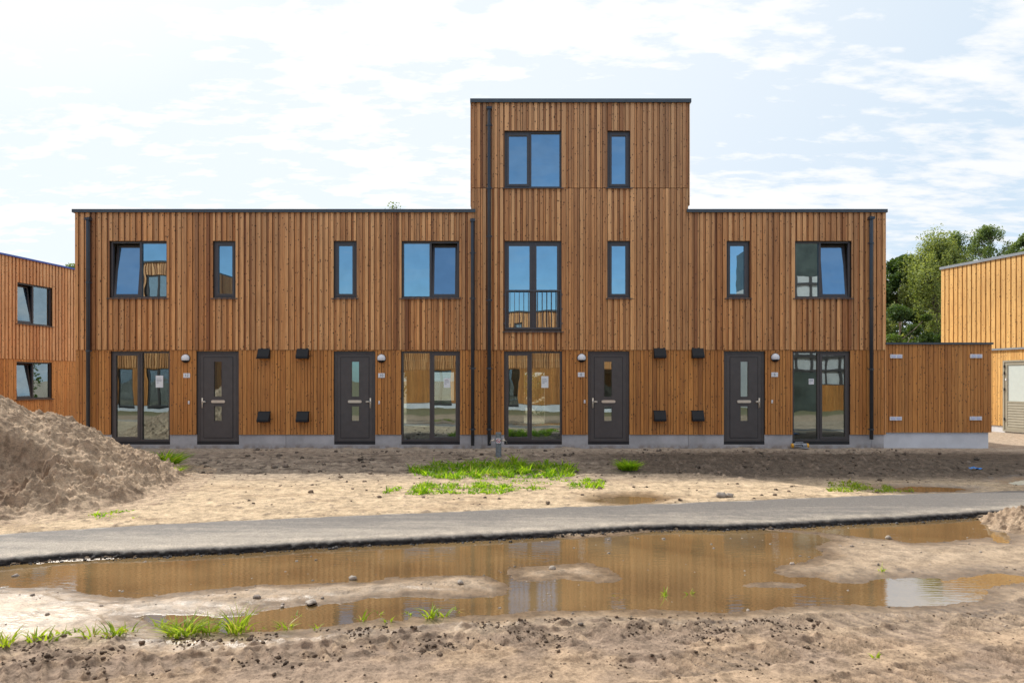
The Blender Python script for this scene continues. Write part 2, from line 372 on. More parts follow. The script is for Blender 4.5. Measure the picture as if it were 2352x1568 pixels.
def ground(x, y):
    """height, colour and wetness of the soil"""
    x = np.asarray(x, float); y = np.asarray(y, float)
    yf = line_y(far_e, x); yn = line_y(near_e, x)
    d = y + CAM_D
    n_big = fbm(x * .45, y * .45, 3); n_mid = fbm(x * 1.7 + 5, y * 1.7, 4); n_fine = fbm(x * 8, y * 8 + 3, 3); n_grit = fbm(x * 26, y * 26, 2)
    t_far = np.clip((y - yf) / (-yf - .2), 0, 1)
    z_far = -.058 + t_far * .022 + n_big * .012 + n_mid * .012
    z_near = -.110 + .012 * np.clip((yn - y - 3.0) / 2, 0, 1) + n_big * .008 + n_mid * .008
    on = sstep(yn - .02, yn + .05, y); off = sstep(yf - .06, yf + .04, y)
    z = z_near * (1 - on) + (-.125) * on
    z = z * (1 - off) + z_far * off
    behind = sstep(.3, 2.5, y); z = z * (1 - behind) + (-.15) * behind
    near = d < 19
    z = z + off * near * sstep(-.9, -.1, y) * np.maximum(-.01, n_mid + n_big * .6) * .07
    # rough ruts in front of the houses, running along the facade
    rut = fbm(x * .8 + 40, y * 5.5, 4)
    zone = off * sstep(-.4, -.9, y) * near
    right = sstep(.5, 4.5, x)
    shade_rough = zone * sstep(-6.2, -4.2, y)
    z = z + shade_rough * (rut * (.055 + .035 * right) + np.maximum(0, fbm(x * 4.5, y * 9 + 11, 3) - .1) * .09) + zone * fbm(x * 2.0, y * 9.0, 3) * .012
    lump = np.maximum(0, fbm(x * 5.5, y * 8.5, 4) - .20)
    z = z + zone * lump * (.06 + .14 * right * sstep(-6.0, -4.8, y))
    # foreground clods
    ridge = 1 - on
    edge_y = np.interp(x, [-7, -4.4, -2.6, -.4, 1.2, 3, 4.5], [-13.3, -13.2, -13.1, -12.82, -12.72, -12.72, -12.6])
    band = sstep(0.0, .10, edge_y - y) * sstep(1.35, .35, edge_y - y) * ridge * sstep(3.2, 1.2, x)
    cl = np.maximum(0, fbm(x * 6.5 + 3, y * 8, 4) - .08)
    z = z + band * (cl * .095 + np.maximum(0, n_grit - .1) * .02)
    fg = ridge * sstep(.0, .5, edge_y - y)
    z = z + fg * np.maximum(0, fbm(x * 6, y * 7 + 50, 4) - .28) * .06 + fg * fbm(x * 13, y * 15, 3) * .008
    # tyre tracks, lower right
    trk = np.zeros(x.shape)
    for (ax, ay), (bx, by), wdt in (((.7, -13.78), (4.9, -12.50), .15), ((1.7, -14.15), (4.9, -12.98), .15), ((-4.4, -14.0), (-.4, -13.30), .13)):
        e = np.array([bx - ax, by - ay]); L = np.hypot(*e); e = e / L
        s = (x - ax) * e[0] + (y - ay) * e[1]; q = -(x - ax) * e[1] + (y - ay) * e[0]
        q = q + .05 * np.sin(s * 1.1)
        m = sstep(wdt + .06, wdt - .03, np.abs(q)) * sstep(-.3, .5, s) * ridge
        tread = np.sin(s * 2 * np.pi / .115 + np.sign(q) * np.abs(q) * 22)
        keep = sstep(-.25, .25, fbm(x * 2.2 + 9, y * 2.2, 3))
        z = z + m * (-.024 + np.maximum(0, tread - .1) * .046 * keep); trk = np.maximum(trk, m * (.35 + .65 * (tread < .1)))
        z = z + sstep(.05, .0, np.abs(np.abs(q) - wdt - .04)) * .03 * np.maximum(0, n_fine + .25) * sstep(-.3, .5, s) * ridge
    z = z + np.where(near, (n_fine * .0055 + n_grit * .0045) * (1 - on + off), 0)
    # colours
    c = np.empty(x.shape + (3,))
    sand = np.array([.52, .405, .295]); warm = np.array([.54, .41, .265]); greyb = np.array([.33, .265, .205]); dark = np.array([.125, .097, .073])
    c[:] = sand
    def blend(col, f): c[:] = c * (1 - f[..., None]) + np.asarray(col) * f[..., None]
    blend(warm, off * sstep(-2.5, -6, y) * .8)
    blend(np.array([.40, .29, .185]), off * sstep(-2.5, -6, y) * sstep(.0, .4, fbm(x * .7 + 2, y * 2.2 + 9, 4)) * .7)
    blend(greyb, sstep(-.05, .4, n_mid + n_big * .6) * .55 * (1 - off))
    blend(np.array([.40, .325, .25]), off * sstep(-6.6, -4.0, y) * .85)
    blend(np.array([.17, .135, .105]), shade_rough * sstep(.02, -.30, rut + n_mid * .4) * .9 * sstep(-.6, -1.5, y)); blend(np.array([.13, .10, .08]), shade_rough * sstep(.08, .34, fbm(x * 1.3 + 3, y * 6 + 3, 4)) * .8 * sstep(-.5, -1.2, y))
    dk = off * sstep(-6.2, -4.9, y) * (sstep(.2, 3.5, x) * .8 * sstep(-.6, -1.8, y) + .38 * sstep(-.5, -2.0, y) * sstep(-.25, .3, rut)) * sstep(-.45, .1, rut + .3 * right)
    blend(dark, np.clip(dk, 0, 1))
    blend(np.array([.25, .19, .145]), sstep(.02, .25, np.maximum(lump * zone, 0)) * .7)
    blend(np.array([.235, .175, .13]), np.clip(band * sstep(.0, .2, cl + n_fine * .3), 0, 1) * .85)
    ridge_dark = np.clip(band * sstep(-.25, .15, n_mid + n_fine * .5), 0, 1)
    blend(np.array([.385, .275, .183]), fg * .85); blend(np.array([.39, .295, .205]), ridge * (1 - fg) * .85)
    blend(np.array([.21, .185, .10]), sstep(-18.6, -19.6, y))
    blend(np.array([.215, .158, .118]), ridge_dark * .75)
    blend(np.array([.22, .165, .125]), trk * .75)
    damp = fg * sstep(-.1, .35, n_mid) * sstep(2.2, .6, edge_y - y)
    blend(np.array([.30, .225, .17]), damp * .7)
    wet = np.zeros(x.shape); rim = np.zeros(x.shape)
    # puddles
    wob = fbm(x * 5, y * 9, 4) * .05 + fbm(x * 1.5, y * 3, 2) * .03 + n_grit * .012
    for polys, wl, isl in PUD:
        P = np.asarray(sum(map(list, polys), []))
        sel = (x > P[:, 0].min() - 1.2) & (x < P[:, 0].max() + 1.2) & (y > P[:, 1].min() - 1.2) & (y < P[:, 1].max() + 1.2)
        if not sel.any(): continue
        s = sdf(polys[0], x[sel], y[sel])
        for p_ in polys[1:]: s = np.minimum(s, sdf(p_, x[sel], y[sel]))
        for i_ in isl: s = np.maximum(s, -sdf(i_, x[sel], y[sel]))
        s = s + wob[sel] * sstep(-.3, -.02, s) * 1.0
        zz = z[sel]
        inn = wl - np.minimum(.04, -s * .10) - .001 + np.maximum(0, n_fine[sel] - .12) * .020 * sstep(-.35, -.02, s)
        lim = wl + .0020 + np.maximum(s, 0) * .05 + (n_fine[sel] + .5) * .004 * sstep(0, .1, s)
        full = sstep(.18, .55, s)
        outz = np.maximum(np.minimum(zz, lim + full * .2), wl + .003 + np.minimum(s, .1) * .05)
        onp = (on[sel] > .02) & (off[sel] < .5)
        z[sel] = np.where(s < 0, np.where(onp, np.minimum(inn, -.14), inn), np.where(onp, zz, outz))
        w = sstep(.62, .02, s + n_mid[sel] * .22 + n_fine[sel] * .08) * (1 - onp)
        wet[sel] = np.maximum(wet[sel], w); rim[sel] = np.maximum(rim[sel], sstep(.20, .0, s + n_fine[sel] * .08 + n_mid[sel] * .06) * (1 - onp))
    # wet glistening mud flat on the left between the puddles
    flat = sstep(-1.2, -3.0, x) * sstep(-12.2, -12.0, y) * 0 + ridge * sstep(-1.6, -3.4, x + n_big) * sstep(edge_y - .25, edge_y + .1, y) * sstep(yn - .3, yn - .7, y)
    c[:] = c * (1 - wet[..., None] * np.array([.36, .40, .45]))
    c[:] = c * (1 - rim[..., None] * np.array([.34, .37, .40]))
    wet = np.maximum(wet, flat * (.75 + .35 * np.clip(n_mid * 2, -.6, .6)))
    flo = ridge * sstep(edge_y - .1, edge_y + .4, y) * .35
    wet = np.clip(np.maximum(wet, flo * sstep(-.3, .3, n_mid)), 0, 1)
    return z, c, wet

def gz(x, y):
    z, _, _ = ground(np.array([x, x + 1e-4]), np.array([y, y]))
    return float(z[0])

def build_ground():
    xs = np.arange(-10, 10.001, .0195)
    geo = 10 * 1.12 ** np.arange(1, 46)
    xs = np.concatenate([-geo[::-1], xs, geo])
    ds = [3.0]
    while ds[-1] < 18.7: ds.append(ds[-1] + max(.006, ds[-1] ** 2 * .00042))
    ds = np.array(ds); ys = ds - CAM_D
    fwd = ys[-1] + .1 * 1.25 ** np.arange(1, 46); bwd = ys[0] - .03 * 1.25 ** np.arange(1, 50)
    ys = np.concatenate([bwd[::-1], ys, fwd])
    gx, gy = np.meshgrid(xs, ys)
    z, c, w = ground(gx.ravel(), gy.ravel())
    V = np.stack([gx.ravel(), gy.ravel(), z], 1)
    nx, ny = len(xs), len(ys)
    i = (np.arange(ny - 1)[:, None] * nx + np.arange(nx - 1)[None]).ravel()
    F = np.stack([i, i + 1, i + nx + 1, i + nx], 1)
    o = np_mesh('ground', V, F, M['ground'], tint=c, wet=w, smooth=True)
    tag(o, kind='structure')
build_ground()

# one polygonal sheet per puddle, a little wider than its basin
def water_poly(poly, z, name, grow=.10):
    P = np.asarray(poly)
    x0, x1 = P[:, 0].min() - grow, P[:, 0].max() + grow; n = 120
    xs = np.linspace(x0, x1, n); lo = []; hi = []
    for x in xs:
        ys = []
        for i in range(len(P)):
            a, b = P[i], P[(i + 1) % len(P)]
            l0, l1 = min(a[0], b[0]) - .12, max(a[0], b[0]) + .12
            if l0 <= x <= l1:
                t = np.clip((x - a[0]) / (b[0] - a[0]), 0, 1) if abs(b[0] - a[0]) > 1e-6 else .5
                ys.append(a[1] + t * (b[1] - a[1]))
        if not ys: ys = [P[:, 1].mean()]
        lo.append(min(ys) - grow); hi.append(max(ys) + grow)
    V = [(x, y, z) for x, y in zip(xs, lo)] + [(x, y, z) for x, y in zip(xs, hi)]
    F = [(i, i + 1, i + 1 + n, i + n) for i in range(n - 1)]
    mb = MB(); mb.add(V, F); tag(mb.build(name, M['water']), kind='structure')
for polys, wl, _ in PUD:
    for k, poly in enumerate(polys): water_poly(poly, wl - .0015 * k, 'puddle_water')

def build_path():
    xs = np.concatenate([np.arange(-60, -9, .5), np.arange(-9, 10.5, .02), np.arange(10.5, 60, .5)])
    yf = line_y(far_e, xs); yn = line_y(near_e, xs)
    jag = fbm(xs * 2.2, xs * 0 + 3, 3) * .035 + fbm(xs * 8, xs * 0 + 7, 4) * .05
    yn = yn + jag; yf = yf + fbm(xs * 1.3, xs * 0 + 31, 3) * .09 + fbm(xs * 6, xs * 0 + 12, 2) * .025
    us = np.concatenate([np.linspace(1, .06, 34), [.035, .015, .0]])
    rows = []; cols = []
    for u in us:
        y = yn + u * (yf - yn)
        top = -.045 - .020 * sstep(.35, .0, np.full_like(xs, u)) + .004 * np.sin(u * 3) + fbm(xs * 1.2, y * 1.2, 3) * .006
        z = top - (.0 if u > .035 else (.035 - u) * .35)
        z = z - sstep(.94, 1.0, np.full_like(xs, u)) * .03
        rows.append(np.stack([xs, y, z], 1))
        dust_glare = .62 * sstep(-.5, .5, fbm(xs * .7, y * 6.0, 4) * .6 + (.34 - u) * 1.1 - xs * .045 + fbm(xs * 7, y * 16, 3) * .35) * (1 if u > .03 else .35)  # sandy dust, plus a paler left end painted in for sun glare
        dust_glare = np.clip(dust_glare + .75 * sstep(.90, 1.0, u + fbm(xs * 3, y * 3, 3) * .12) + .5 * sstep(.16, .05, u + fbm(xs * 2.2, y * 2, 3) * .10) * (u > .03), 0, 1)
        base = np.array([.200, .182, .165]); sand = np.array([.55, .475, .385])
        lip = sstep(.13, .0, u + fbm(xs * 9, y * 14, 3) * .09 + fbm(xs * 30, y * 30, 2) * .03)[:, None] * .45
        cc = base * (1 - dust_glare[:, None]) + sand * dust_glare[:, None]; cols.append(cc * (1 - lip) + np.array([.035, .033, .032]) * lip)
    ztop = rows[-1][:, 2]
    for k in range(1, 10):
        t = k / 9
        y = yn - .05 * t ** .7 + fbm(xs * 12, xs * 0 + k * 1.9, 3) * .045 * (0.35 + t) + fbm(xs * 26, xs * 0 + k * 3.7, 2) * .022
        z = ztop - .010 - t * .10
        rows.append(np.stack([xs, y, z], 1))
        mud = sstep(.50, .85, np.full_like(xs, t) + fbm(xs * 4, xs * 0 + k, 3) * .45) * .8
        gr = sstep(.05, .5, fbm(xs * 11, xs * 0 + k * .8, 3)) * .55; mud = np.maximum(mud, gr * (.4 + t))
        cols.append(np.array([.021, .020, .021]) * (1 - mud[:, None]) + np.array([.17, .12, .08]) * mud[:, None])
    V = np.concatenate(rows); C = np.concatenate(cols); n = len(xs); m = len(rows)
    i = (np.arange(m - 1)[:, None] * n + np.arange(n - 1)[None]).ravel()
    F = np.stack([i, i + n, i + n + 1, i + 1], 1)
    o = np_mesh('asphalt_path', V, F, M['asphalt'], tint=C, smooth=True)
    tag(o, kind='structure')
build_path()

# ------------------------------------------------------------------ heaps
def heap(name, label, cat, cx, cy, Rr, H, seed, slope_pow, rough, res, lumps):
    n = res
    g = np.linspace(-1.25, 1.25, n); gx, gy = np.meshgrid(g * Rr, g * Rr)
    ang = np.arctan2(gy, gx); r = np.hypot(gx, gy) / Rr
    r = r / (1 + .09 * np.sin(ang * 2 + seed) + .05 * np.sin(ang * 5 + seed * 2))
    wx, wy = gx + cx, gy + cy
    prof = np.maximum(0, 1 - r ** slope_pow) if slope_pow > 0 else np.maximum(0, 1 - r)
    n1 = fbm(wx * .9 + seed, wy * .9, 3); n2 = fbm(wx * 2.6, wy * 2.6 + seed, 4); n3 = fbm(wx * 7, wy * 7, 3); n4 = fbm(wx * 17, wy * 17, 2)
    rid = 1 - np.abs(fbm(wx * 1.3 + 7, wy * 2.0 + seed, 3)) * 2
    h = H * prof + (n1 * .16 + (rid - .6) * .07) * np.sqrt(np.clip(prof, 0, 1)) * H * lumps
    body = sstep(0, .12, prof)
    h = h + body * (n2 * .14 + np.maximum(0, n3) * .10 + n4 * .055) * rough
    h = h + sstep(1.15, .9, r) * sstep(.7, .98, r) * np.maximum(0, n3 - .05) * .16 * rough
    if Rr > 2:
        sc = sstep(-.85, -1.05, gy + n1 * .5 + n2 * .15) * sstep(3.05, 2.85, gx + n2 * .45 + n1 * .3)
        h = h - sc * .30 * sstep(.02, .3, prof) + sc * n2 * .05
    else: sc = np.zeros_like(h)
    base = ground(wx.ravel(), wy.ravel())[0].reshape(wx.shape)
    z = np.where(r < 1.14, np.maximum(base - .03 + sstep(1.14, 1.0, r) * .034, base + h), base - .05)
    c = np.empty(wx.shape + (3,)); a = np.array([.46, .345, .24]); b = np.array([.22, .15, .10])
    f = sstep(-.2, .3, n2 + n1 * .8)[..., None]; f = np.clip(f * .45 + sc[..., None] * .55 * sstep(-.4, .1, n2 + .1)[..., None], 0, 1); c[:] = a * (1 - f) + b * f
    V = np.stack([gx.ravel(), gy.ravel(), z.ravel()], 1)
    i = (np.arange(n - 1)[:, None] * n + np.arange(n - 1)[None]).ravel()
    F = np.stack([i, i + 1, i + n + 1, i + n], 1)
    keep = (r.ravel()[F] < 1.16).all(1)
    o = np_mesh(name, V, F[keep], M['ground'], tint=c.reshape(-1, 3), wet=np.zeros(n * n), smooth=True)
    o.location = (cx, cy, 0); tag(o, label, cat)
heap('sand_heap', 'large lumpy heap of dug sand in front of the left house', 'sand heap', -9.75, 11.55 - CAM_D, 3.76, 1.86, 2.0, 1.08, 1.0, 430, 1.0)
hx, hy = spot(2372, 1205, -.1)
heap('soil_mound', 'low crumbly mound of pale soil beside the path at the right edge', 'soil mound', hx + .05, hy, .62, .20, 5.0, 1.3, .8, 150, 1.0)

# ------------------------------------------------------------------ clods and pebbles
def rock_template(seed):
    r = random.Random(seed)
    t = (1 + 5 ** .5) / 2
    vs = [(-1, t, 0), (1, t, 0), (-1, -t, 0), (1, -t, 0), (0, -1, t), (0, 1, t), (0, -1, -t), (0, 1, -t), (t, 0, -1), (t, 0, 1), (-t, 0, -1), (-t, 0, 1)]
    fs = [(0, 11, 5), (0, 5, 1), (0, 1, 7), (0, 7, 10), (0, 10, 11), (1, 5, 9), (5, 11, 4), (11, 10, 2), (10, 7, 6), (7, 1, 8), (3, 9, 4), (3, 4, 2), (3, 2, 6), (3, 6, 8), (3, 8, 9), (4, 9, 5), (2, 4, 11), (6, 2, 10), (8, 6, 7), (9, 8, 1)]
    V = [Vector(v).normalized() for v in vs]; cache = {}; F = []
    def mid(a, b):
        k = (min(a, b), max(a, b))
        if k not in cache: V.append(((V[a] + V[b]) / 2).normalized()); cache[k] = len(V) - 1
        return cache[k]
    for a, b, c in fs:
        ab, bc, ca = mid(a, b), mid(b, c), mid(c, a); F += [(a, ab, ca), (b, bc, ab), (c, ca, bc), (ab, bc, ca)]
    V = np.array([v * (1 + r.uniform(-.28, .25)) for v in V]); return V, np.array(F)
ROCK = [rock_template(i) for i in range(6)]
def scatter(name, pts, sizes, cols, sink=.3):
    Vs = []; Fs = []; Cs = []; o = 0
    z, _, _ = ground(pts[:, 0], pts[:, 1])
    for k in range(len(pts)):
        V, F = ROCK[k % 6]; s = sizes[k]; a = rng.random() * 6.28; ca, sa = math.cos(a), math.sin(a)
        P = V * np.array([1.25, .9, .75]) * s
        P = np.stack([P[:, 0] * ca - P[:, 1] * sa, P[:, 0] * sa + P[:, 1] * ca, P[:, 2]], 1) + np.array([pts[k, 0], pts[k, 1], max(z[k], -.14) + s * sink])
        Vs.append(P); Fs.append(F + o); o += len(V); Cs.append(np.repeat(cols[k][None], len(V), 0))
    ob = np_mesh(name, np.concatenate(Vs), np.concatenate(Fs), M['ground'], tint=np.concatenate(Cs), wet=np.zeros(o))
    tag(ob, kind='stuff'); return ob
def build_clods():
    pts = []; sz = []; cl = []
    while len(pts) < 1700:      # dark clods on the churned ridge below the puddle
        x = rng.uniform(-4.6, 2.4); e = np.interp(x, [-7, -4.4, -2.6, -.4, 1.2, 3, 4.5], [-13.3, -13.2, -13.1, -12.82, -12.72, -12.72, -12.6])
        y = e - abs(rng.normal(0, .42)) - .02
        if fbm(np.array([x * 2.3]), np.array([y * 3.2 + 4]), 3)[0] < rng.uniform(-.05, .36): continue
        if y < -15.0: continue
        pts.append((x, y)); sz.append(min(.024, .0045 * math.exp(rng.normal(.15, .55)))); b = rng.uniform(.5, 1.1); cl.append(np.array([.155, .112, .082]) * b)
    while len(pts) < 2500:      # right-hand track crumbs
        x = rng.uniform(.3, 4.8); y = rng.uniform(-15, -12.6)
        if fbm(np.array([x * 1.7 + 9]), np.array([y * 2.6]), 3)[0] < rng.uniform(-.05, .4): continue
        pts.append((x, y)); sz.append(min(.018, .004 * math.exp(rng.normal(.1, .5)))); cl.append(np.array([.19, .14, .10]) * rng.uniform(.6, 1.1))
    while len(pts) < 3000:      # small stones on the flats and in the water
        x = rng.uniform(-7, 7); y = rng.uniform(-13.0, -8.6)
        yn = float(line_y(near_e, x))
        if y > yn - .12: continue
        pts.append((x, y)); sz.append(min(.028, .0055 * math.exp(rng.normal(.0, .55)))); b = rng.uniform(.55, 1.35); cl.append(np.array([.34, .29, .25]) * b)
    while len(pts) < 3500:      # crumbs between path and houses
        x = rng.uniform(-9, 9); y = rng.uniform(-8.2, -3.0)
        if y < float(line_y(far_e, x)) + .05: continue
        if fbm(np.array([x * .9 + 2]), np.array([y * 2.4]), 3)[0] < rng.uniform(-.05, .35): continue
        pts.append((x, y)); sz.append(min(.045, .010 * math.exp(rng.normal(.05, .55)))); cl.append(np.array([.25, .19, .14]) * rng.uniform(.55, 1.15))
    while len(pts) < 4300:      # crumbs on the dark churned soil by the houses
        x = rng.uniform(-7, 11); y = rng.uniform(-5.0, -.4)
        if fbm(np.array([x * 1.1 + 5]), np.array([y * 3.1]), 3)[0] < rng.uniform(.0, .35): continue
        pts.append((x, y)); sz.append(min(.06, .014 * math.exp(rng.normal(.1, .6)))); cl.append(np.array([.17, .135, .105]) * rng.uniform(.4, 1.5))
    scatter('soil_clods', np.array(pts), np.array(sz), cl)
    n = 2600; x = rng.uniform(-7.5, 8.5, n); y = line_y(near_e, x) - .045 + rng.normal(0, .05, n) + fbm(x * 2.2, x * 0 + 3, 3) * .035
    b = rng.uniform(.4, 5.0, n)[:, None] * np.array([[.030, .028, .027]])
    scatter('asphalt_crumbs', np.stack([x, y], 1), np.minimum(.020, .0055 * np.exp(rng.normal(0, .55, n))), b, sink=.6)
build_clods()

# ------------------------------------------------------------------ facade helpers
def rects(x0, x1, z0, z1, ops):
    """split a wall rectangle around its openings"""
    xs = sorted({x0, x1, *[min(max(o[0], x0), x1) for o in ops], *[min(max(o[1], x0), x1) for o in ops]})
    out = []
    for a, b in zip(xs[:-1], xs[1:]):
        if b - a < 1e-4: continue
        m = (a + b) / 2; cuts = sorted((o[2], o[3]) for o in ops if o[0] < m < o[1])
        z = z0
        for c0, c1 in cuts:
            if c1 <= z0 or c0 >= z1: continue
            if c0 > z: out.append((a, b, z, c0))
            z = max(z, c1)
        if z < z1: out.append((a, b, z, z1))
    return out

def boards(mb, x0, x1, z0, z1, ops, style, y=0.0, seed=1):
    r = random.Random(seed)
    bounds = [x0]; kinds = []; k = 0
    while bounds[-1] < x1 - .05:
        if style == 'batten': w = .082 if k % 2 == 0 else .070
        elif style == 'wide': w = .150 if k % 2 == 0 else .052
        else: w = r.choice((.072, .085, .10, .115, .128))
        bounds.append(bounds[-1] + w); kinds.append(k % 2); k += 1
    bounds[-1] = x1
    edges = [e for o in ops for e in o[:2] if x0 + .01 < e < x1 - .01 and o[3] > z0 and o[2] < z1]
    for e in edges:
        j = min(range(len(bounds)), key=lambda q: abs(bounds[q] - e))
        if 0 < j < len(bounds) - 1 and abs(bounds[j] - e) < .036: bounds[j] = e
        else:
            j = next(q for q in range(len(bounds)) if bounds[q] > e); bounds.insert(j, e); kinds.insert(j - 1, kinds[j - 1])
    for i in range(len(bounds) - 1):
        a, b = bounds[i], bounds[i + 1]
        if b - a < .004: continue
        m = (a + b) / 2; z = z0; segs = []
        for c0, c1 in sorted((o[2], o[3]) for o in ops if o[0] < m < o[1]):
            if c1 <= z0 or c0 >= z1: continue
            if c0 > z + .01: segs.append((z, c0))
            z = max(z, c1)
        if z < z1 - .01: segs.append((z, z1))
        for s0, s1 in segs:
            tone = min(1, max(0, r.gauss(.62, .24))) if kinds[i] == 0 else min(1, max(0, r.gauss(.38, .22)))  # recessed boards toned darker to deepen the shadow between boards
            if style == 'flat': tone = min(1, max(0, r.gauss(.45, .16)))
            if style == 'wide': tone = min(1, max(0, r.gauss(.55, .15)))
            tint = (tone, min(1, max(0, r.gauss(.35, .25))), r.random())
            if style == 'flat': mb.box(a + .006, b - .006, y + r.uniform(0, .005), y + .022, s0, s1, tint)
            elif kinds[i] == 0: mb.box(a, b, y + r.uniform(0, .004), y + .028, s0, s1, tint)
            else: mb.box(a + .0105, b - .0105, y + .027 + r.uniform(0, .004), y + .042, s0, s1, tint)

def glass_quad(mb, x0, x1, z0, z1, y): mb.add([(x0, y, z0), (x1, y, z0), (x1, y, z1), (x0, y, z1)], [(0, 1, 2, 3)])

def window(house, off, x0, x1, z0, z1, panes, yf=.085, sill=True, thresh=False, railing=False, dull=False):
    """panes: list of (fraction0, fraction1, kind) with kind fixed / sash / tilt"""
    mb = MB(off); fw = .050; fd = .075
    zb = z0 + (.085 if thresh else 0)
    mb.frame(x0, x1, zb, z1, fw, yf, yf + fd)
    W = x1 - x0 - 2 * fw; inner = []
    for i, (a, b, kind) in enumerate(panes):
        xa = x0 + fw + a * W + (.028 if i else 0); xb = x0 + fw + b * W - (.028 if i < len(panes) - 1 else 0)
        inner.append((xa, xb, kind))
        if i: mb.box(xa - .056, xa, yf, yf + fd, zb + fw, z1 - fw)
    w = mb.build('window', M['frame'], house)
    za, zt = zb + fw, z1 - fw
    for xa, xb, kind in inner:
        g = MB(off)
        if kind == 'fixed':
            glass_quad(g, xa, xb, za, zt, yf + .045); g.build('pane', M['glass_low' if thresh or dull else 'glass'], w)
        else:
            s = MB(off)
            if kind == 'tilt':
                a = R(7.0); py = yf + .02
                T = Matrix.Translation((0, py, za)) @ Matrix.Rotation(-a, 4, 'X') @ Matrix.Translation((0, -py, -za))
                s.M = T; g.M = T
            sw = .062
            s.frame(xa + .004, xb - .004, za + .004, zt - .004, sw, yf - .012 if kind == 'sash' else yf + .02, yf + .05)
            glass_quad(g, xa + sw - .004, xb - sw + .004, za + sw - .004, zt - sw + .004, yf + .028)
            so = s.build('sash', M['frame'], w); g.build('pane', M['glass_low' if thresh or dull else 'glass'], w)
    if thresh:
        t = MB(off); t.box(x0, x1, yf - .012, yf + fd, z0, zb - .004); t.build('threshold', M['thresh'], w)
    if sill:
        s = MB(off); s.prism([(-.035, z0 - .034), (-.035, z0 - .012), (yf + .02, z0 - .001), (yf + .02, z0 - .022)], x0 - .055, x1 + .055); s.build('sill', M['frame'], w)
    if railing:
        rt = Z(666); rb = Z(753)
        rl = MB(off)
        rl.box(x0 + .01, x1 - .01, -.030, -.005, rt - .03, rt); rl.box(x0 + .01, x1 - .01, -.030, -.005, rb - .025, rb)
        rl.box(x0 + .01, x0 + .035, -.030, -.005, rb, rt - .03); rl.box(x1 - .035, x1 - .01, -.030, -.005, rb, rt - .03)
        n = 12
        for i in range(1, n):
            xx = x0 + .02 + (x1 - x0 - .04) * i / n; rl.box(xx - .007, xx + .007, -.024, -.010, rb, rt - .03)
        for zz in (rt - .12, (rt + rb) / 2, rb + .12):
            rl.box(x0 - .03, x0 + .01, -.026, .0, zz - .012, zz + .012); rl.box(x1 - .01, x1 + .03, -.026, .0, zz - .012, zz + .012)
        rl.build('railing', M['rail'], w)
    return w

def front_door(house, off, x0, x1, z0, z1, hinge_right, yf=.085):
    fw = .075; fd = .075; zb = z0 + .085
    fr = MB(off); fr.box(x0, x0 + fw, yf, yf + fd, zb, z1); fr.box(x1 - fw, x1, yf, yf + fd, zb, z1); fr.box(x0 + fw, x1 - fw, yf, yf + fd, z1 - fw, z1)
    dr = fr.build('door', M['frame'], house)
    t = MB(off); t.box(x0, x1, yf - .012, yf + fd, z0, zb - .003); t.build('threshold', M['thresh'], dr)
    a, b = x0 + fw + .004, x1 - fw - .004; cx = (a + b) / 2
    zt = z1 - fw - .004
    gw = .115
    cxg = cx + (.012 if not hinge_right else -.012)
    o1 = (cxg - gw, cxg + gw, Z(912), Z(829)); o2 = (cxg - gw, cxg + gw, Z(968), Z(932))
    lf = MB(off)
    for q in rects(a, b, zb, zt, [o1, o2]): lf.box(q[0], q[1], yf + .004, yf + .055, q[2], q[3])
    # raised inner panel; black strip round it stands in for a recess shadow
    ia, ib, ja, jb = a + .10, b - .10, zb + .10, zt - .09
    for q in rects(ia, ib, ja, jb, [o1, o2]): lf.box(q[0], q[1], yf - .004, yf + .003, q[2], q[3])
    for o in (o1, o2): lf.frame(o[0] + .001, o[1] - .001, o[2] + .001, o[3] - .001, .014, yf - .008, yf + .02)
    lf.build('leaf', M['door'], dr)
    gr = MB(off); gr.frame(ia - .012, ib + .012, ja - .012, jb + .012, .010, yf + .0005, yf + .0035); gr.build('groove_shade', M['black'], dr)
    for o in (o1, o2):
        g = MB(off); glass_quad(g, o[0] + .004, o[1] - .004, o[2] + .004, o[3] - .004, yf + .025); g.build('pane', M['glass_low'], dr)
    lp = MB(off); zl = Z(922); pts = []
    n = 8; hw, hh = .185, .037
    ring = [(cx + sx * (hw - hh) + hh * math.cos(th), zl + hh * math.sin(th)) for sx, base in ((1, -math.pi / 2), (-1, math.pi / 2)) for th in [base + math.pi * i / n for i in range(n + 1)]]
    m = len(ring); vs = [(p[0], yf - .024, p[1]) for p in ring] + [(p[0], yf - .002, p[1]) for p in ring]
    lp.add(vs, [tuple(range(m))] + [(i, i + m, (i + 1) % m + m, (i + 1) % m) for i in range(m)]); lp.build('letter_plate', M['steel'], dr)
    hx_ = (a + .055) if hinge_right else (b - .055); sg = 1 if hinge_right else -1
    zh = Z(925)
    h = MB(off); h.box(hx_ - .021, hx_ + .021, yf - .014, yf - .001, zh - .14, zh + .13)
    h.tube([(hx_, yf - .014, zh + .03), (hx_, yf - .055, zh + .03), (hx_ + sg * .03, yf - .066, zh + .03)], .012, 8)
    h.tube([(hx_ + sg * .03, yf - .060, zh + .03), (hx_ + sg * .115, yf - .060, zh + .028)], [.021, .019], 8)
    h.build('handle', M['steel'], dr, True)

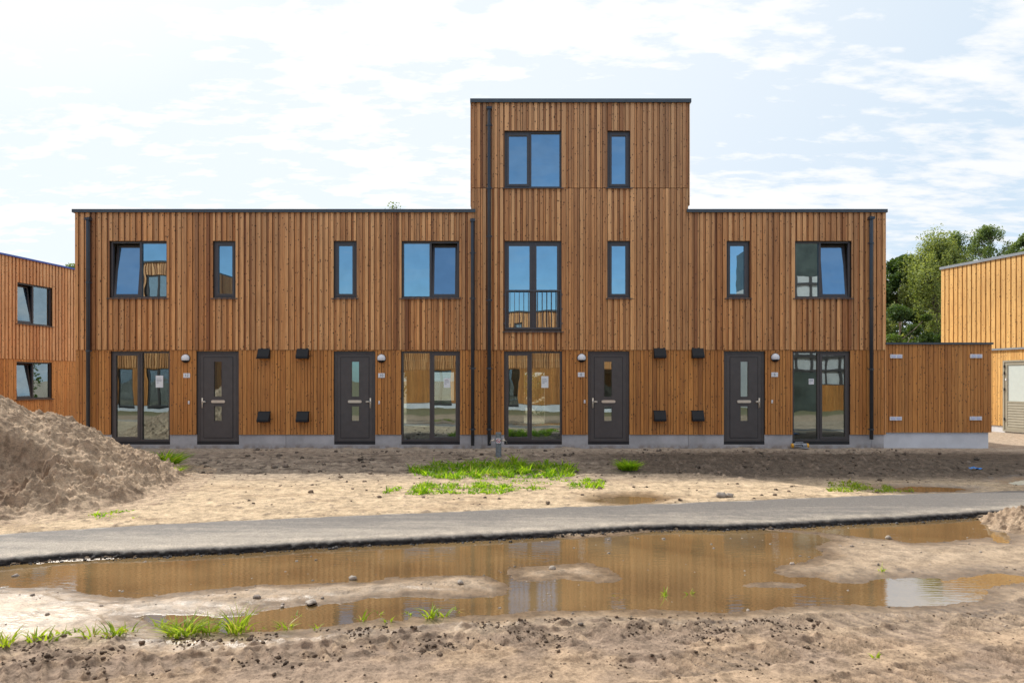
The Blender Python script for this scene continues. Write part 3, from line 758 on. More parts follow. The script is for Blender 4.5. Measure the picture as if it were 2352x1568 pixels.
def lamp(house, off, cx, cz, y=.03):
    b = MB(off); n = 20; r = .118
    for rr, y0, y1 in ((r, y - .028, y),):
        vs = [(cx + rr * math.cos(2 * math.pi * i / n), y0, cz + rr * math.sin(2 * math.pi * i / n)) for i in range(n)] + [(cx + rr * math.cos(2 * math.pi * i / n), y1, cz + rr * math.sin(2 * math.pi * i / n)) for i in range(n)]
        b.add(vs, [tuple(range(n)), tuple(range(2 * n - 1, n - 1, -1))] + [(i, i + n, (i + 1) % n + n, (i + 1) % n) for i in range(n)])
    L = b.build('wall_lamp', M['black'], house)
    def dome(z_lo, z_hi, rad, name, mat):
        d = MB(off); vs = []; fs = []; nr, ns = 7, 20
        zs = [z_lo + (z_hi - z_lo) * i / 9 for i in range(10)]
        for zz in zs:
            rr = math.sqrt(max(1e-6, rad * rad - (zz) ** 2))
            for j in range(13):
                th = math.pi * j / 12
                vs.append((cx + rr * math.cos(th), y - .028 - .80 * rr * math.sin(th), cz + zz))
        for i in range(9):
            for j in range(12): fs.append((i * 13 + j + 1, i * 13 + j, (i + 1) * 13 + j, (i + 1) * 13 + j + 1))
        fs.append(tuple(range(13))); fs.append(tuple(range(9 * 13 + 12, 9 * 13 - 1, -1)))
        d.add(vs, fs); d.build(name, mat, L, False)
    dome(-.052, .108, .109, 'diffuser', M['white']); dome(-.107, -.055, .109, 'shade', M['black'])

def text_mesh(mb, txt, cx, y, cz, size):
    cu = bpy.data.curves.new('t', 'FONT'); cu.body = txt; cu.size = size; cu.align_x = 'CENTER'; cu.align_y = 'CENTER'
    o = bpy.data.objects.new('t', cu); COL.objects.link(o)
    dg = bpy.context.evaluated_depsgraph_get(); me = bpy.data.meshes.new_from_object(o.evaluated_get(dg))
    vs = [(cx + v.co.x, y, cz + v.co.y) for v in me.vertices]; fs = [tuple(p.vertices) for p in me.polygons]
    mb.add(vs, fs); bpy.data.objects.remove(o); bpy.data.curves.remove(cu); bpy.data.meshes.remove(me)

def number_plate(house, off, cx, cz, txt, y=.03):
    b = MB(off); b.box(cx - .088, cx + .088, y - .012, y, cz - .060, cz + .060); p = b.build('house_number', M['white'], house)
    d = MB(off); text_mesh(d, txt, cx, y - .0145, cz, .105); d.build('digits', M['ink'], p)

def bell(house, off, cx, cz, y=.03):
    b = MB(off); b.box(cx - .020, cx + .020, y - .02, y, cz - .042, cz + .042); p = b.build('doorbell', M['white'], house)
    q = MB(off); q.tube([(cx, y - .026, cz - .012), (cx, y - .0205, cz - .012)], .011, 10); q.build('button', M['steel'], p)

def vent(house, off, cx, cz, y=.03, low=False):
    b = MB(off); w = .155; h = .135
    b.prism([(y, cz + h), (y - .05, cz + h * .95), (y - .17, cz - h * .55), (y - .17, cz - h * .95), (y - .15, cz - h), (y, cz - h)], cx - w, cx + w)
    v = b.build('vent_hood', M['black'], house)
    f = MB(off); f.box(cx - w - .012, cx + w + .012, y - .012, y, cz + h - .01, cz + h + .012); f.build('flange', M['black'], v)

def downpipe(house, off, cx, z_top, z_bot, clamps, y=-.075):
    b = MB(off); r = .048
    pts = [(cx, .0, z_top + .03), (cx, y + .015, z_top + .02), (cx, y, z_top - .03), (cx, y, z_bot)]
    b.tube(pts, r, 12); p = b.build('downpipe', M['pipe'], house, True)
    s = MB(off); s.box(cx - .065, cx + .065, y - .06, .0, z_top - .03, z_top + .035); s.build('outlet_box', M['pipe'], p)
    for z in clamps:
        c = MB(off); c.tube([(cx, y, z - .022), (cx, y, z + .022)], r + .010, 12); c.box(cx - .085, cx + .085, y + .02, y + .034, z - .012, z + .012); c.build('bracket', M['pipe'], p)

def cap_trim(house, off, x0, x1, z0, z1, y=-.045, mat='cap', yb=.3):
    b = MB(off); b.box(x0, x1, y, yb, z0, z1); return b.build('roof_trim', M[mat], house)

# ------------------------------------------------------------------ the terrace
DEEP = 8.6
ZM = Z(803.5); ZB = Z(998); ROOF = Z(488); CAP0 = Z(488.5); CAP1 = Z(481); T_ROOF = Z(236); T0 = Z(236.5); T1 = Z(228); TJ = Z(432)
def W(a, b, c, d): return (X(a), X(b), Z(d), Z(c))

def shell(house, off, x0, x1, floors, back_ops):
    inn = MB(off)
    for i, (za, zb) in enumerate(floors):
        inn.box(x0 + .06, x1 - .06, .19, DEEP - .1, zb - .22, zb - .005)
    inn.box(x0 + .004, x0 + .12, .19, DEEP - .003, .05, floors[-1][1] - .1); inn.box(x1 - .12, x1 - .004, .19, DEEP - .003, .05, floors[-1][1] - .1)
    for q in rects(x0 + .09, x1 - .09, .06, floors[-1][1] - .12, back_ops): inn.box(q[0], q[1], DEEP - .19, DEEP - .004, q[2], q[3])
    inn.build('interior', M['plaster'], house)
    fl = MB(off); fl.box(x0 + .125, x1 - .125, .195, DEEP - .21, -.05, .085); fl.build('floor', M['screed'], house)

def clad_house(house, off, x0, x1, ops_up, ops_low, rows, seed, side_left=None, side_right=None):
    """rows: list of (z0,z1) of upper cladding"""
    up = MB(off)
    for i, (a, b) in enumerate(rows): boards(up, x0, x1, a, b, ops_up, 'batten', 0.0, seed + i)
    for side, xs in ((side_left, x0), (side_right, x1)):
        if side:
            sgn = -1 if side is side_left else 1
            for (a, b) in side:
                up.M = Matrix.Translation((xs, 0 if sgn > 0 else DEEP, 0)) @ Matrix.Rotation(R(90 * sgn), 4, 'Z')
                boards(up, .03, DEEP - .03, a, b, [], 'batten', -.038, seed + 50); up.M = None
    up.build('upper_cladding', M['clad_up'], house)
    lo = MB(off); boards(lo, x0, x1, ZB, ZM - .006, ops_low, 'flat', .03, seed + 9); lo.build('lower_cladding', M['clad_low'], house)
    bk = MB(off); allop = ops_up + ops_low
    for q in rects(x0 + .002, x1 - .002, ZB + .01, rows[-1][1] - .005, allop): bk.box(q[0], q[1], .056, .185, q[2], q[3])
    bk.build('wall', M['gap'], house)

def plinth(house, off, x0, x1, ops, joints=()):
    pl = MB(off); cuts = [x0] + list(joints) + [x1]
    for a, b in zip(cuts[:-1], cuts[1:]):
        for q in rects(a + .004, b - .004, -.35, ZB - .004, ops): pl.box(q[0], q[1], .062, .19, q[2], q[3])
    pl.build('plinth', M['plinth'], house)

def roof_slab(house, off, x0, x1, z):
    b = MB(off); b.box(x0 + .005, x1 - .005, .20, DEEP - .01, z - .18, z + .03); b.build('roof', M['roofing'], house)

GB = Z(1021)
xs12 = (X(172), X(655)); xs10 = (X(655), X(1083)); xs8 = (X(1083), X(1582)); xs6 = (X(1582), X(2033))
def back_ops(x0, x1):
    c = (x0 + x1) / 2; return [(c - 1.35, c - .55, .12, 2.1), (c + .5, c + 1.3, 1.0, 2.1)]

def house12():
    x0, x1 = xs12; off = (x0, 0, 0)
    h = thing('terraced_house', 'two-storey timber house at the left end of the row, number 12 by its door', 'house', off, 0, 'timber houses of the front row')
    w1, w2 = W(251, 383, 553, 684), W(489, 541, 553, 684); g1, d1 = W(253, 388, 806, 1021), W(450, 547, 806, 1021)
    clad_house(h, off, x0, x1, [w1, w2], [g1, d1], [(ZM, ROOF)], 100, side_left=[(ZM, ROOF), (ZB, ZM - .006)])
    plinth(h, off, x0, x1, [g1, d1]); shell(h, off, x0, x1, [(0, 2.75), (2.75, ROOF)], back_ops(x0, x1)); roof_slab(h, off, x0, x1, ROOF)
    cap_trim(h, off, X(167), x1 - .002, CAP0, CAP1)
    window(h, off, *w1, [(0, .52, 'tilt'), (.52, 1, 'fixed')]); window(h, off, *w2, [(0, 1, 'sash')])
    window(h, off, *g1, [(0, .50, 'sash'), (.50, 1, 'fixed')], sill=False, thresh=True)
    front_door(h, off, *d1, True)
    lamp(h, off, X(426), Z(823)); number_plate(h, off, X(428), Z(862), '12'); bell(h, off, X(433), Z(924))
    for u in (607,):
        vent(h, off, X(u), Z(812)); vent(h, off, X(u), Z(957))
    downpipe(h, off, X(206.5), Z(505), Z(1016), [Z(650), Z(806), Z(985)])
    return h
def house10():
    x0, x1 = xs10; off = (x0, 0, 0)
    h = thing('terraced_house', 'two-storey timber house left of the tall one, number 10 by its door', 'house', off, 0, 'timber houses of the front row')
    w1, w2 = W(766, 818, 553, 684), W(922, 1054, 553, 684); d1, g1 = W(766, 861, 806, 1021), W(921, 1056, 806, 1021)
    clad_house(h, off, x0, x1, [w1, w2], [g1, d1], [(ZM, ROOF)], 200)
    plinth(h, off, x0, x1, [g1, d1]); shell(h, off, x0, x1, [(0, 2.75), (2.75, ROOF)], back_ops(x0, x1)); roof_slab(h, off, x0, x1, ROOF)
    cap_trim(h, off, x0 + .001, X(1092), CAP0, CAP1, yb=-.004)
    b = MB(off); b.box(x0 + .001, x1 - .004, -.003, .3, CAP0, CAP1); b.build('roof_trim', M['cap'], h)
    window(h, off, *w1, [(0, 1, 'sash')]); window(h, off, *w2, [(0, .50, 'fixed'), (.50, 1, 'tilt')])
    window(h, off, *g1, [(0, .50, 'fixed'), (.50, 1, 'sash')], sill=False, thresh=True)
    front_door(h, off, *d1, False)
    lamp(h, off, X(876), Z(823)); number_plate(h, off, X(876), Z(862), '10'); bell(h, off, X(870.5), Z(924))
    vent(h, off, X(696), Z(812)); vent(h, off, X(696), Z(957))
    downpipe(h, off, X(1086), Z(508), Z(1022), [Z(582), Z(686), Z(846), Z(985)])
    return h
def house8():
    x0, x1 = xs8; off = (x0, 0, 0)
    h = thing('terraced_house', 'tall three-storey timber house with a French balcony, number 8 by its door', 'house', off, 0, 'timber houses of the front row')
    t1, t2 = W(1159, 1290, 300, 431), W(1396, 1448, 300, 431); f1, n1 = W(1159, 1290, 553, 761), W(1396, 1448, 553, 684); g1, d1 = W(1158, 1291, 806, 1021), W(1351, 1446, 806, 1021)
    clad_house(h, off, x0, x1, [t1, t2, f1, n1], [g1, d1], [(ZM, TJ - .008), (TJ + .008, T_ROOF)], 300, side_left=[(ROOF + .2, T_ROOF)], side_right=[(ROOF + .2, T_ROOF)])
    plinth(h, off, x0, x1, [g1, d1], [X(1107)]); shell(h, off, x0, x1, [(0, 2.75), (2.75, 5.95), (5.95, T_ROOF)], back_ops(x0, x1)); roof_slab(h, off, x0, x1, T_ROOF)
    cap_trim(h, off, X(1080), X(1587), T0, T1, yb=DEEP + .04)
    window(h, off, *t1, [(0, .45, 'sash'), (.45, 1, 'fixed')]); window(h, off, *t2, [(0, 1, 'sash')])
    window(h, off, *f1, [(0, .5, 'sash'), (.5, 1, 'sash')], railing=True); window(h, off, *n1, [(0, 1, 'sash')])
    window(h, off, *g1, [(0, .46, 'sash'), (.46, 1, 'fixed')], sill=False, thresh=True)
    front_door(h, off, *d1, True)
    lamp(h, off, X(1336), Z(822)); number_plate(h, off, X(1335), Z(860), '8'); bell(h, off, X(1343), Z(922))
    vent(h, off, X(1515), Z(811)); vent(h, off, X(1515), Z(955))
    downpipe(h, off, X(1124), Z(252), Z(1022), [Z(290), Z(434), Z(544), Z(690), Z(846), Z(985)])
    return h
def house6():
    x0, x1 = xs6; off = (x0, 0, 0)
    h = thing('terraced_house', 'two-storey timber house right of the tall one, number 6 by its door', 'house', off, 0, 'timber houses of the front row')
    w1, w2 = W(1669, 1722, 553, 684), W(1826, 1956, 553, 684); d1, g1 = W(1664, 1758, 806, 1021), W(1822, 1954, 806, 1021)
    clad_house(h, off, x0, x1, [w1, w2], [g1, d1], [(ZM, ROOF)], 400, side_right=[(ZM, ROOF), (ZB, ZM - .006)])
    plinth(h, off, x0, x1, [g1, d1], [X(2005)]); shell(h, off, x0, x1, [(0, 2.75), (2.75, ROOF)], back_ops(x0, x1)); roof_slab(h, off, x0, x1, ROOF)
    cap_trim(h, off, X(1577), X(2037), CAP0, CAP1, yb=-.004)
    b = MB(off); b.box(x0 + .004, X(2037), -.003, DEEP + .04, CAP0, CAP1); b.build('roof_trim', M['cap'], h)
    window(h, off, *w1, [(0, 1, 'sash')]); window(h, off, *w2, [(0, .46, 'fixed'), (.46, 1, 'tilt')])
    window(h, off, *g1, [(0, .46, 'fixed'), (.46, 1, 'sash')], sill=False, thresh=True)
    front_door(h, off, *d1, False)
    lamp(h, off, X(1781), Z(821)); number_plate(h, off, X(1780), Z(860), '6'); bell(h, off, X(1774), Z(922))
    vent(h, off, X(1602), Z(811)); vent(h, off, X(1602), Z(955))
    downpipe(h, off, X(1998), Z(503), Z(1008), [Z(560), Z(686), Z(848), Z(985)])
    return h
house12(); house10(); house8(); house6()

def shed():
    x0, x1 = X(2035), X(2281); off = (x0, 0, 0); zt = Z(791); zp = Z(993)
    h = thing('garden_shed', 'low timber shed with a white plinth built onto the right end house', 'shed', off)
    c = MB(off); boards(c, x0, x1, zp, zt, [], 'flat', .05, 77)
    c.M = Matrix.Translation((x1, 0, 0)) @ Matrix.Rotation(R(90), 4, 'Z'); boards(c, .08, 3.2, zp, zt, [], 'flat', -.024, 78); c.M = None
    c.build('cladding', M['clad_low'], h)
    w = MB(off); w.box(x0 + .005, x1 - .03, .075, 3.2, zp + .005, zt - .005); w.build('wall', M['gap'], h)
    p = MB(off); p.box(x0 - .28, x1 - .06, .10, 3.15, -.35, zp - .003); p.build('plinth', M['plinth_white'], h)
    r = MB(off); r.box(x0 + .005, x1 + .02, .01, 3.25, zt + .002, zt + .055); r.build('roof_trim', M['cap'], h)
    for u, v in ((2060, 818), (2244, 817.5), (2059, 961), (2243, 960.5)):
        b = MB(off); b.box(X(u) - .160, X(u) + .160, .025, .049, Z(v) - .050, Z(v) + .050); q = b.build('wall_plate', M['white'], h)
        t = MB(off)
        for s in (-1, 1): t.box(X(u) + s * .072 - .05, X(u) + s * .072 + .05, .019, .0245, Z(v) - .034, Z(v) + .034)
        t.build('inset', M['lilac'], q)
shed()

# ------------------------------------------------------------------ neighbouring and opposite houses
def timber_block(name, label, loc, rz, xa, xb, H, zm, zb, ups, lows, mats, style, depth=9.0, cap='cap', capw=.08, group=None, mid_cap=False, zg=-.4, seed=1, doors=(), ends=True, dull=False):
    h = thing(name, label, 'house', loc, rz, group); off = (0, 0, 0)
    c = MB(); boards(c, xa, xb, zm, H - .08, [u[:4] for u in ups], style, 0, seed)
    if ends:
        for xs_, sg in ((xa, -1), (xb, 1)):
            c.M = Matrix.Translation((xs_, 0 if sg > 0 else depth, 0)) @ Matrix.Rotation(R(90 * sg), 4, 'Z')
            boards(c, .04, depth - .04, zb, H - .08, [], style, -.036, seed + 3)
        c.M = None
    c.build('upper_cladding', M[mats[0]], h)
    lop = [u[:4] for u in lows] + list(doors)
    l = MB(); boards(l, xa, xb, zb, zm - .006, lop, 'flat', .03, seed + 5); l.build('lower_cladding', M[mats[1]], h)
    b = MB()
    for q in rects(xa + .005, xb - .005, zb + .01, H - .1, [u[:4] for u in ups] + lop): b.box(q[0], q[1], .056, .2, q[2], q[3])
    b.box(xa + .01, xb - .01, depth - .2, depth - .02, zg, H - .1); b.box(xa + .01, xa + .2, .201, depth - .201, zg, H - .1); b.box(xb - .2, xb - .01, .201, depth - .201, zg, H - .1)
    b.box(xa + .201, xb - .201, .201, depth - .201, H - .3, H - .1); b.box(xa + .201, xb - .201, .201, depth - .201, zm - .2, zm)
    b.build('wall', M['gap'], h)
    p = MB()
    for q in rects(xa + .05, xb - .05, zg, zb - .004, [(d_[0], d_[1], d_[2], d_[3]) for d_ in doors] + [u[:4] for u in lows]): p.box(q[0], q[1], .07, .2, q[2], q[3])
    p.build('plinth', M['plinth_white'], h)
    r = MB(); r.box(xa - .04, xb + .04, -.045, depth + .04, H - .078, H - .078 + capw); r.build('roof_trim', M[cap], h)
    if mid_cap:
        m = MB(); m.box(xa - .02, xb + .02, -.03, .03, zm - .07, zm + .0); m.build('drip_trim', M['cap_light'], h)
    for u in ups: window(h, off, *u[:4], u[4], dull=dull)
    for u in lows: window(h, off, *u[:4], u[4], sill=u[2] > .5, thresh=u[2] < .5, dull=dull)
    return h

two = [(0, .5, 'fixed'), (.5, 1, 'sash')]
twot = [(0, .48, 'tilt'), (.48, 1, 'fixed')]
# left neighbour: wall faces the gap, shaded
timber_block('timber_house', 'rosy timber house behind the sand heap, partly hidden by the end house', (-18.15, 6.0, 0), math.atan2(.99, .131), -7.5, 9.0, 6.33, 2.56, .12,
             [(.745, 2.36, 3.87, 5.37, twot)], [(.745, 2.36, 1.09, 2.47, twot)], ('clad_pink', 'clad_orange'), 'batten', cap='cap_blue', capw=.06, seed=501, dull=True)
# right neighbour: sunlit gable
def right_house():
    d = (2.68, 3.80, -.10, 2.52)
    h = timber_block('timber_house', 'sunlit golden timber house at the right edge with a grey half-glazed door', (17.6, 9.82, 0), math.atan2(-.97, .245), 0, 11.0, 6.40, 2.98, .10,
                     [], [], ('clad_gold', 'clad_gold'), 'wide', cap='cap_light', capw=.10, mid_cap=True, seed=601, doors=[d])
    x0, x1, z0, z1 = d
    m = MB(); m.frame(x0, x1, z0, z1, .06, .0, .10); dr = m.build('door', M['olive'], h)
    l = MB(); l.frame(x0 + .065, x1 - .065, z0 + .065, z1 - .065, .10, .02, .07)
    for i in range(9):
        za = z0 + .17 + i * .0975; l.prism([(.035, za), (.022, za + .01), (.035, za + .092), (.06, za + .092), (.06, za)], x0 + .166, x1 - .166)
    l.box(x0 + .166, x1 - .166, .024, .06, z0 + 1.05, z0 + 1.12)
    l.build('leaf', M['olive'], dr)
    g = MB(); g.box(x0 + .166, x1 - .166, .045, .055, z0 + 1.121, z1 - .166); g.build('pane', M['frost'], dr)
    s = MB(); s.box(x0 + .09, x0 + .135, .008, .019, 1.78, 1.86); s.build('sticker', M['white'], dr)
    for zz in (.35, 1.45, 2.05, 2.3):
        k = MB(); k.box(x0 + .045, x0 + .075, -.012, .018, zz - .05, zz + .05); k.build('hinge', M['black'], dr)
right_house()

# row across the yard, seen in the window reflections
def opposite():
    ups = [(1.4, 2.9, 3.95, 5.5, two), (4.2, 4.8, 3.95, 5.5, [(0, 1, 'sash')]), (7.4, 8.0, 3.95, 5.5, [(0, 1, 'sash')]), (9.6, 11.1, 3.95, 5.5, two), (12.6, 14.1, 3.95, 5.5, two)]
    lows = [(1.4, 2.9, .08, 2.5, two), (7.6, 9.1, .08, 2.5, two), (12.6, 14.1, .08, 2.5, two)]
    timber_block('timber_house', 'sunlit golden timber house mirrored in the balcony doors', (7.4, -22.2, 0), R(180 + 24), 0, 17.0, 6.2, 2.56, .30,
                 ups, lows, ('clad_up', 'clad_low'), 'batten', seed=701, doors=[], group='houses across the yard seen in the panes')
    timber_block('timber_house', 'three-storey timber house mirrored in the windows of number 12', (-20.0, -24.0, 0), R(180), 0, 10.5, 9.2, 2.56, .30,
                 [(1.25, 2.75, 6.9, 8.35, two), (5.6, 7.1, 6.9, 8.35, two), (1.25, 2.75, 3.95, 5.5, two), (5.6, 7.1, 3.95, 5.5, two)], [(1.2, 2.75, .08, 2.5, two), (3.55, 4.45, .08, 2.5, [(0, 1, 'fixed')]), (6.2, 7.7, .08, 2.5, two)],
                 ('clad_up', 'clad_low'), 'batten', seed=801, group='houses across the yard seen in the panes')
    # framed pale block at the right
    h = thing('framed_building', 'pale panelled building with dark framing mirrored in the windows of number 6', 'building', (27.0, -24.0, 0), R(180))
    b = MB(); b.box(0, 10.5, 0, 8, -.4, 8.3); b.build('panel_wall', M['panel'], h)
    f = MB()
    for i in range(12): f.box(i * .93, i * .93 + .13, -.06, -.004, -.3, 8.3)
    for zz in (.6, 1.4, 2.35, 3.2, 4.1, 5.0, 5.9, 6.8, 7.7): f.box(-.02, 10.6, -.09, -.062, zz, zz + .16)
    f.build('dark_framing', M['frame'], h)
    g = MB(); g.box(0, 10.5, -.02, 8, 8.305, 11.0); g.build('glazed_top', M['dusk'], h)
    g = MB(); g.box(8.0, 10.52, -.13, -.10, -.3, 2.3); g.build('lower_glazing', M['dusk'], h)
    g = MB(); boards(g, 4.5, 7.9, -.3, 1.5, [], 'flat', -.14, 5); g.build('timber_base', M['clad_low'], h)
opposite()

# ------------------------------------------------------------------ papers taped in the windows
def paper(u, v, label, w=.17, hgt=.255, y=.075, rot=0.0):
    t = thing('paper_notice', label, 'paper notice', (X(u), y, Z(v)), 0, 'papers taped in the ground-floor windows'); t.rotation_euler = (0, rot, 0)
    b = MB(); b.box(-w / 2, w / 2, -.002, .002, -hgt / 2, hgt / 2); b.build('sheet', M['paper'], t)
    l = MB()
    for i, (zz, ln) in enumerate(((.08, .6), (.04, .7), (.01, .65), (-.03, .35))): l.box(-w * .38, -w * .38 + w * ln, -.0045, -.0025, zz - .004, zz + .004)
    l.build('print', M['ink'], t)
paper(361, 876, 'white paper notice taped in the big ground-floor window of number 12', w=.20, hgt=.32, y=.121)
paper(1026, 879, 'white paper notice taped in the big ground-floor window of number 10', y=.106)
paper(1252, 877, 'white paper notice taped in the big ground-floor window of number 8', w=.19, hgt=.31, y=.121)
paper(1868, 876, 'small pale square standing in for a reflection in the big ground-floor window of number 6', w=.14, hgt=.15, y=.121)  # pale square put in for a reflection in the pane

# ------------------------------------------------------------------ yard objects
def standpipe():
    x, y = spot(1145, 1051, -.06); z0 = gz(x, y)
    t = thing('standpipe', 'grey water standpipe with two taps standing in the grass', 'standpipe', (x, y, z0))
    b = MB(); b.tube([(0, 0, -.25), (0, 0, .585), (0, 0, .60)], [.069, .069, .062], 20); b.build('pipe', M['galv'], t, False)
    for s in (-1, 1):
        k = MB(); k.tube([(s * .06, 0, .40), (s * .15, -.01, .41), (s * .185, -.015, .395), (s * .20, -.02, .34)], [.016, .015, .014, .016], 8)
        k.tube([(s * .12, 0, .41), (s * .12, 0, .445)], .012, 8); k.box(s * .12 - .03, s * .12 + .03, -.008, .008, .44, .452); k.build('tap', M['steel'], t, True)
    g = MB(); g.box(-.05, .05, -.082, -.076, .345, .465); sg = g.build('sign', M['white'], t)
    n = 20; r = MB(); vs = []; fs = []
    for i in range(n):
        a = 2 * math.pi * i / n
        vs += [(.047 * math.cos(a), -.0835, .405 + .047 * math.sin(a)), (.034 * math.cos(a), -.0835, .405 + .034 * math.sin(a))]
    for i in range(n): fs.append((2 * i, 2 * ((i + 1) % n), 2 * ((i + 1) % n) + 1, 2 * i + 1))
    r.add(vs, fs); r.add([(-.036, -.0845, .430), (-.028, -.0845, .438), (.036, -.0845, .380), (.028, -.0845, .372)], [(0, 3, 2, 1)]); r.build('prohibition_ring', M['red'], sg)
    q = MB(); q.prism([(-.0835, .385), (-.0835, .42), (-.0830, .42), (-.0830, .385)], -.018, -.002); q.box(-.002, .014, -.0835, -.083, .392, .402); q.build('pictogram', M['ink'], sg)
standpipe()

def tool():
    x, y = spot(1839, 1030, -.03); z0 = gz(x, y)
    t = thing('power_tool', 'grey and yellow power tool lying on the soil below the number 6 window', 'tool', (x, y, z0 + .02), R(-4))
    b = MB(); b.tube([(-.20, 0, .07), (-.19, 0, .075), (.16, 0, .07), (.17, 0, .07)], [.05, .062, .062, .05], 14); bo = b.build('body', M['toolgrey'], t, False)
    for xa, xb in ((.15, .20), (-.24, -.19)):
        k = MB(); k.tube([(xa, 0, .07), (xb, 0, .068)], [.069, .060] if xa > 0 else [.05, .066], 14); k.build('end_cap', M['yellow'], t)
    h = MB(); h.tube([(-.15, 0, .125), (-.14, 0, .155), (.06, 0, .155), (.09, 0, .12)], .013, 8); h.build('grip', M['toolgrey'], t)
    s = MB(); s.tube([(-.20, -.05, .085), (-.05, -.062, .09), (.01, -.066, .11), (.04, -.065, .04)], .009, 6); s.build('strap', M['black'], t)
    f = MB(); f.add([(-.06, -.06, .03), (.16, -.06, .035), (.17, -.16, .012), (.06, -.17, .010)], [(3, 2, 1, 0)]); f.add([(-.06, -.06, .024), (.16, -.06, .029), (.17, -.16, .006), (.06, -.17, .004)], [(0, 1, 2, 3)]); f.build('flap', M['toolgrey'], t)
tool()
def lath():
    x0, y0 = spot(1866, 1028, -.03); x1, y1 = spot(1945, 1025.5, -.03)
    z = max(gz(x0, y0), gz(x1, y1), gz((x0 + x1) / 2, (y0 + y1) / 2)) + .012
    m = MB(); L = math.hypot(x1 - x0, y1 - y0); m.box(-L / 2, L / 2, -.022, .022, -.01, .012, (.6, .4, .3)); m.box(-L / 2 - .004, -L / 2, -.018, .018, -.008, .010)
    o = m.build('wooden_lath', M['lath']); o.location = ((x0 + x1) / 2, (y0 + y1) / 2, z); o.rotation_euler = (0, 0, math.atan2(y1 - y0, x1 - x0))
    tag(o, 'thin raw wooden lath lying beside the power tool', 'wooden lath')
lath()
def scrap():
    x, y = spot(2241, 1080, -.05); z0 = gz(x, y)
    n = 9; vs = []; fs = []; r = random.Random(3)
    for i in range(n):
        for j in range(5):
            vs.append((-.11 + .22 * i / (n - 1) + r.uniform(-.01, .01), -.07 + .14 * j / 4 + r.uniform(-.01, .01), .012 + r.uniform(0, .028) + (.02 if 1 < i < 4 and 0 < j < 4 else 0)))
    for i in range(n - 1):
        for j in range(4): fs.append((i * 5 + j, (i + 1) * 5 + j, (i + 1) * 5 + j + 1, i * 5 + j + 1))
    m = MB(); m.add(vs, fs); o = m.build('plastic_scrap', M['bluefoil']); o.location = (x, y, z0); tag(o, 'crumpled blue plastic scrap on the dark soil near the shed', 'litter')
scrap()
def stone(u, v, s, label, z=-.06, cat='stone', grp=None, flat=.7):
    x, y = spot(u, v, z); z0 = max(gz(x, y), WL if z < -.09 else -9); V, F = ROCK[int(u) % 6]
    o = np_mesh('stone', V * np.array([1.3, .9, flat]) * s, F, M['stone'], tint=np.full((len(V), 3), .5)); o.location = (x, y, z0 + s * .35); o.rotation_euler = (0, 0, u)
    tag(o, label, cat, grp)
stone(1656, 1142, .075, 'grey stone by the far path edge, left of a pair'); stone(1675, 1142, .065, 'grey stone by the far path edge, right of a pair')
stone(810, 1330, .035, 'dark round stone at the rim of the long puddle', WL); stone(1057, 1346, .032, 'pale stone on the sandbank between the puddles', WL)
stone(715, 1387, .05, 'flat brown stone at the head of the lower puddle', WL, flat=.35); stone(1268, 1310, .035, 'brown stone on the little sand island', WL)
stone(2040, 1236, .035, 'pale stone on the near rim of the right-hand puddle', WL)

# ------------------------------------------------------------------ plants
def blades(P, H, Wd, lean, tone, name, mat, seg=3, parent=None):
    """curved tapering blades, arrays of root, height, width, lean vector"""
    n = len(P); ang = rng.random(n) * 2 * np.pi
    side = np.stack([np.cos(ang), np.sin(ang), np.zeros(n)], 1)
    V = np.empty((n, (seg + 1) * 2, 3)); 
    for k in range(seg + 1):
        t = k / seg
        c = P + np.stack([lean[:, 0] * t ** 1.8, lean[:, 1] * t ** 1.8, H * (t - .25 * t * t * (np.hypot(lean[:, 0], lean[:, 1]) / (H + 1e-6)).clip(0, 1.6))], 1)
        w = Wd * (1 - t) ** .7 if k < seg else Wd * .05
        V[:, 2 * k] = c - side * np.asarray(w)[:, None] / 2; V[:, 2 * k + 1] = c + side * np.asarray(w)[:, None] / 2
    m = (seg + 1) * 2
    q = np.array([(2 * k, 2 * k + 1, 2 * k + 3, 2 * k + 2) for k in range(seg)])
    F = (np.arange(n)[:, None, None] * m + q[None]).reshape(-1, 4)
    T = np.repeat(tone, m)
    return np_mesh(name, V.reshape(-1, 3), F, mat, parent, tint=np.stack([T, T, T], 1))

def patch(poly_px, count, hmin, hmax, name, mat, thr=0.0, z=-.06, freq=2.2):
    poly = wpoly(poly_px, z); Pn = np.asarray(poly); out = []
    lo, hi = Pn.min(0), Pn.max(0)
    while len(out) < count:
        c = lo + rng.random((4000, 2)) * (hi - lo)
        s = sdf(poly, c[:, 0], c[:, 1]); f = fbm(c[:, 0] * freq, c[:, 1] * freq * 1.3 + 8, 3)
        c = c[(s < .02) & (f > thr + rng.normal(0, .08, len(c)) - np.clip(-s, 0, .3) * .8)]
        out += list(c)
    p = np.array(out[:count]); zz = ground(p[:, 0], p[:, 1])[0]
    f = np.clip(.5 + fbm(p[:, 0] * 3, p[:, 1] * 3, 2), .15, 1.1)
    H = (hmin + (hmax - hmin) * rng.random(count) ** 1.4) * f
    a = rng.random(count) * 6.28; ln = H * rng.uniform(.3, 1.5, count)
    o = blades(np.stack([p[:, 0], p[:, 1], zz - .01], 1), H, rng.uniform(.014, .042, count), np.stack([np.cos(a) * ln, np.sin(a) * ln], 1), np.clip(f * .6 + rng.normal(0, .3, count), 0, 1), name, mat)
    tag(o, kind='stuff')
patch([(934, 1080), (1000, 1068), (1150, 1064), (1290, 1070), (1335, 1084), (1305, 1101), (1200, 1100), (1060, 1101), (1000, 1102), (950, 1092)], 4600, .10, .30, 'grass', M['grass'], .02, freq=3.0)
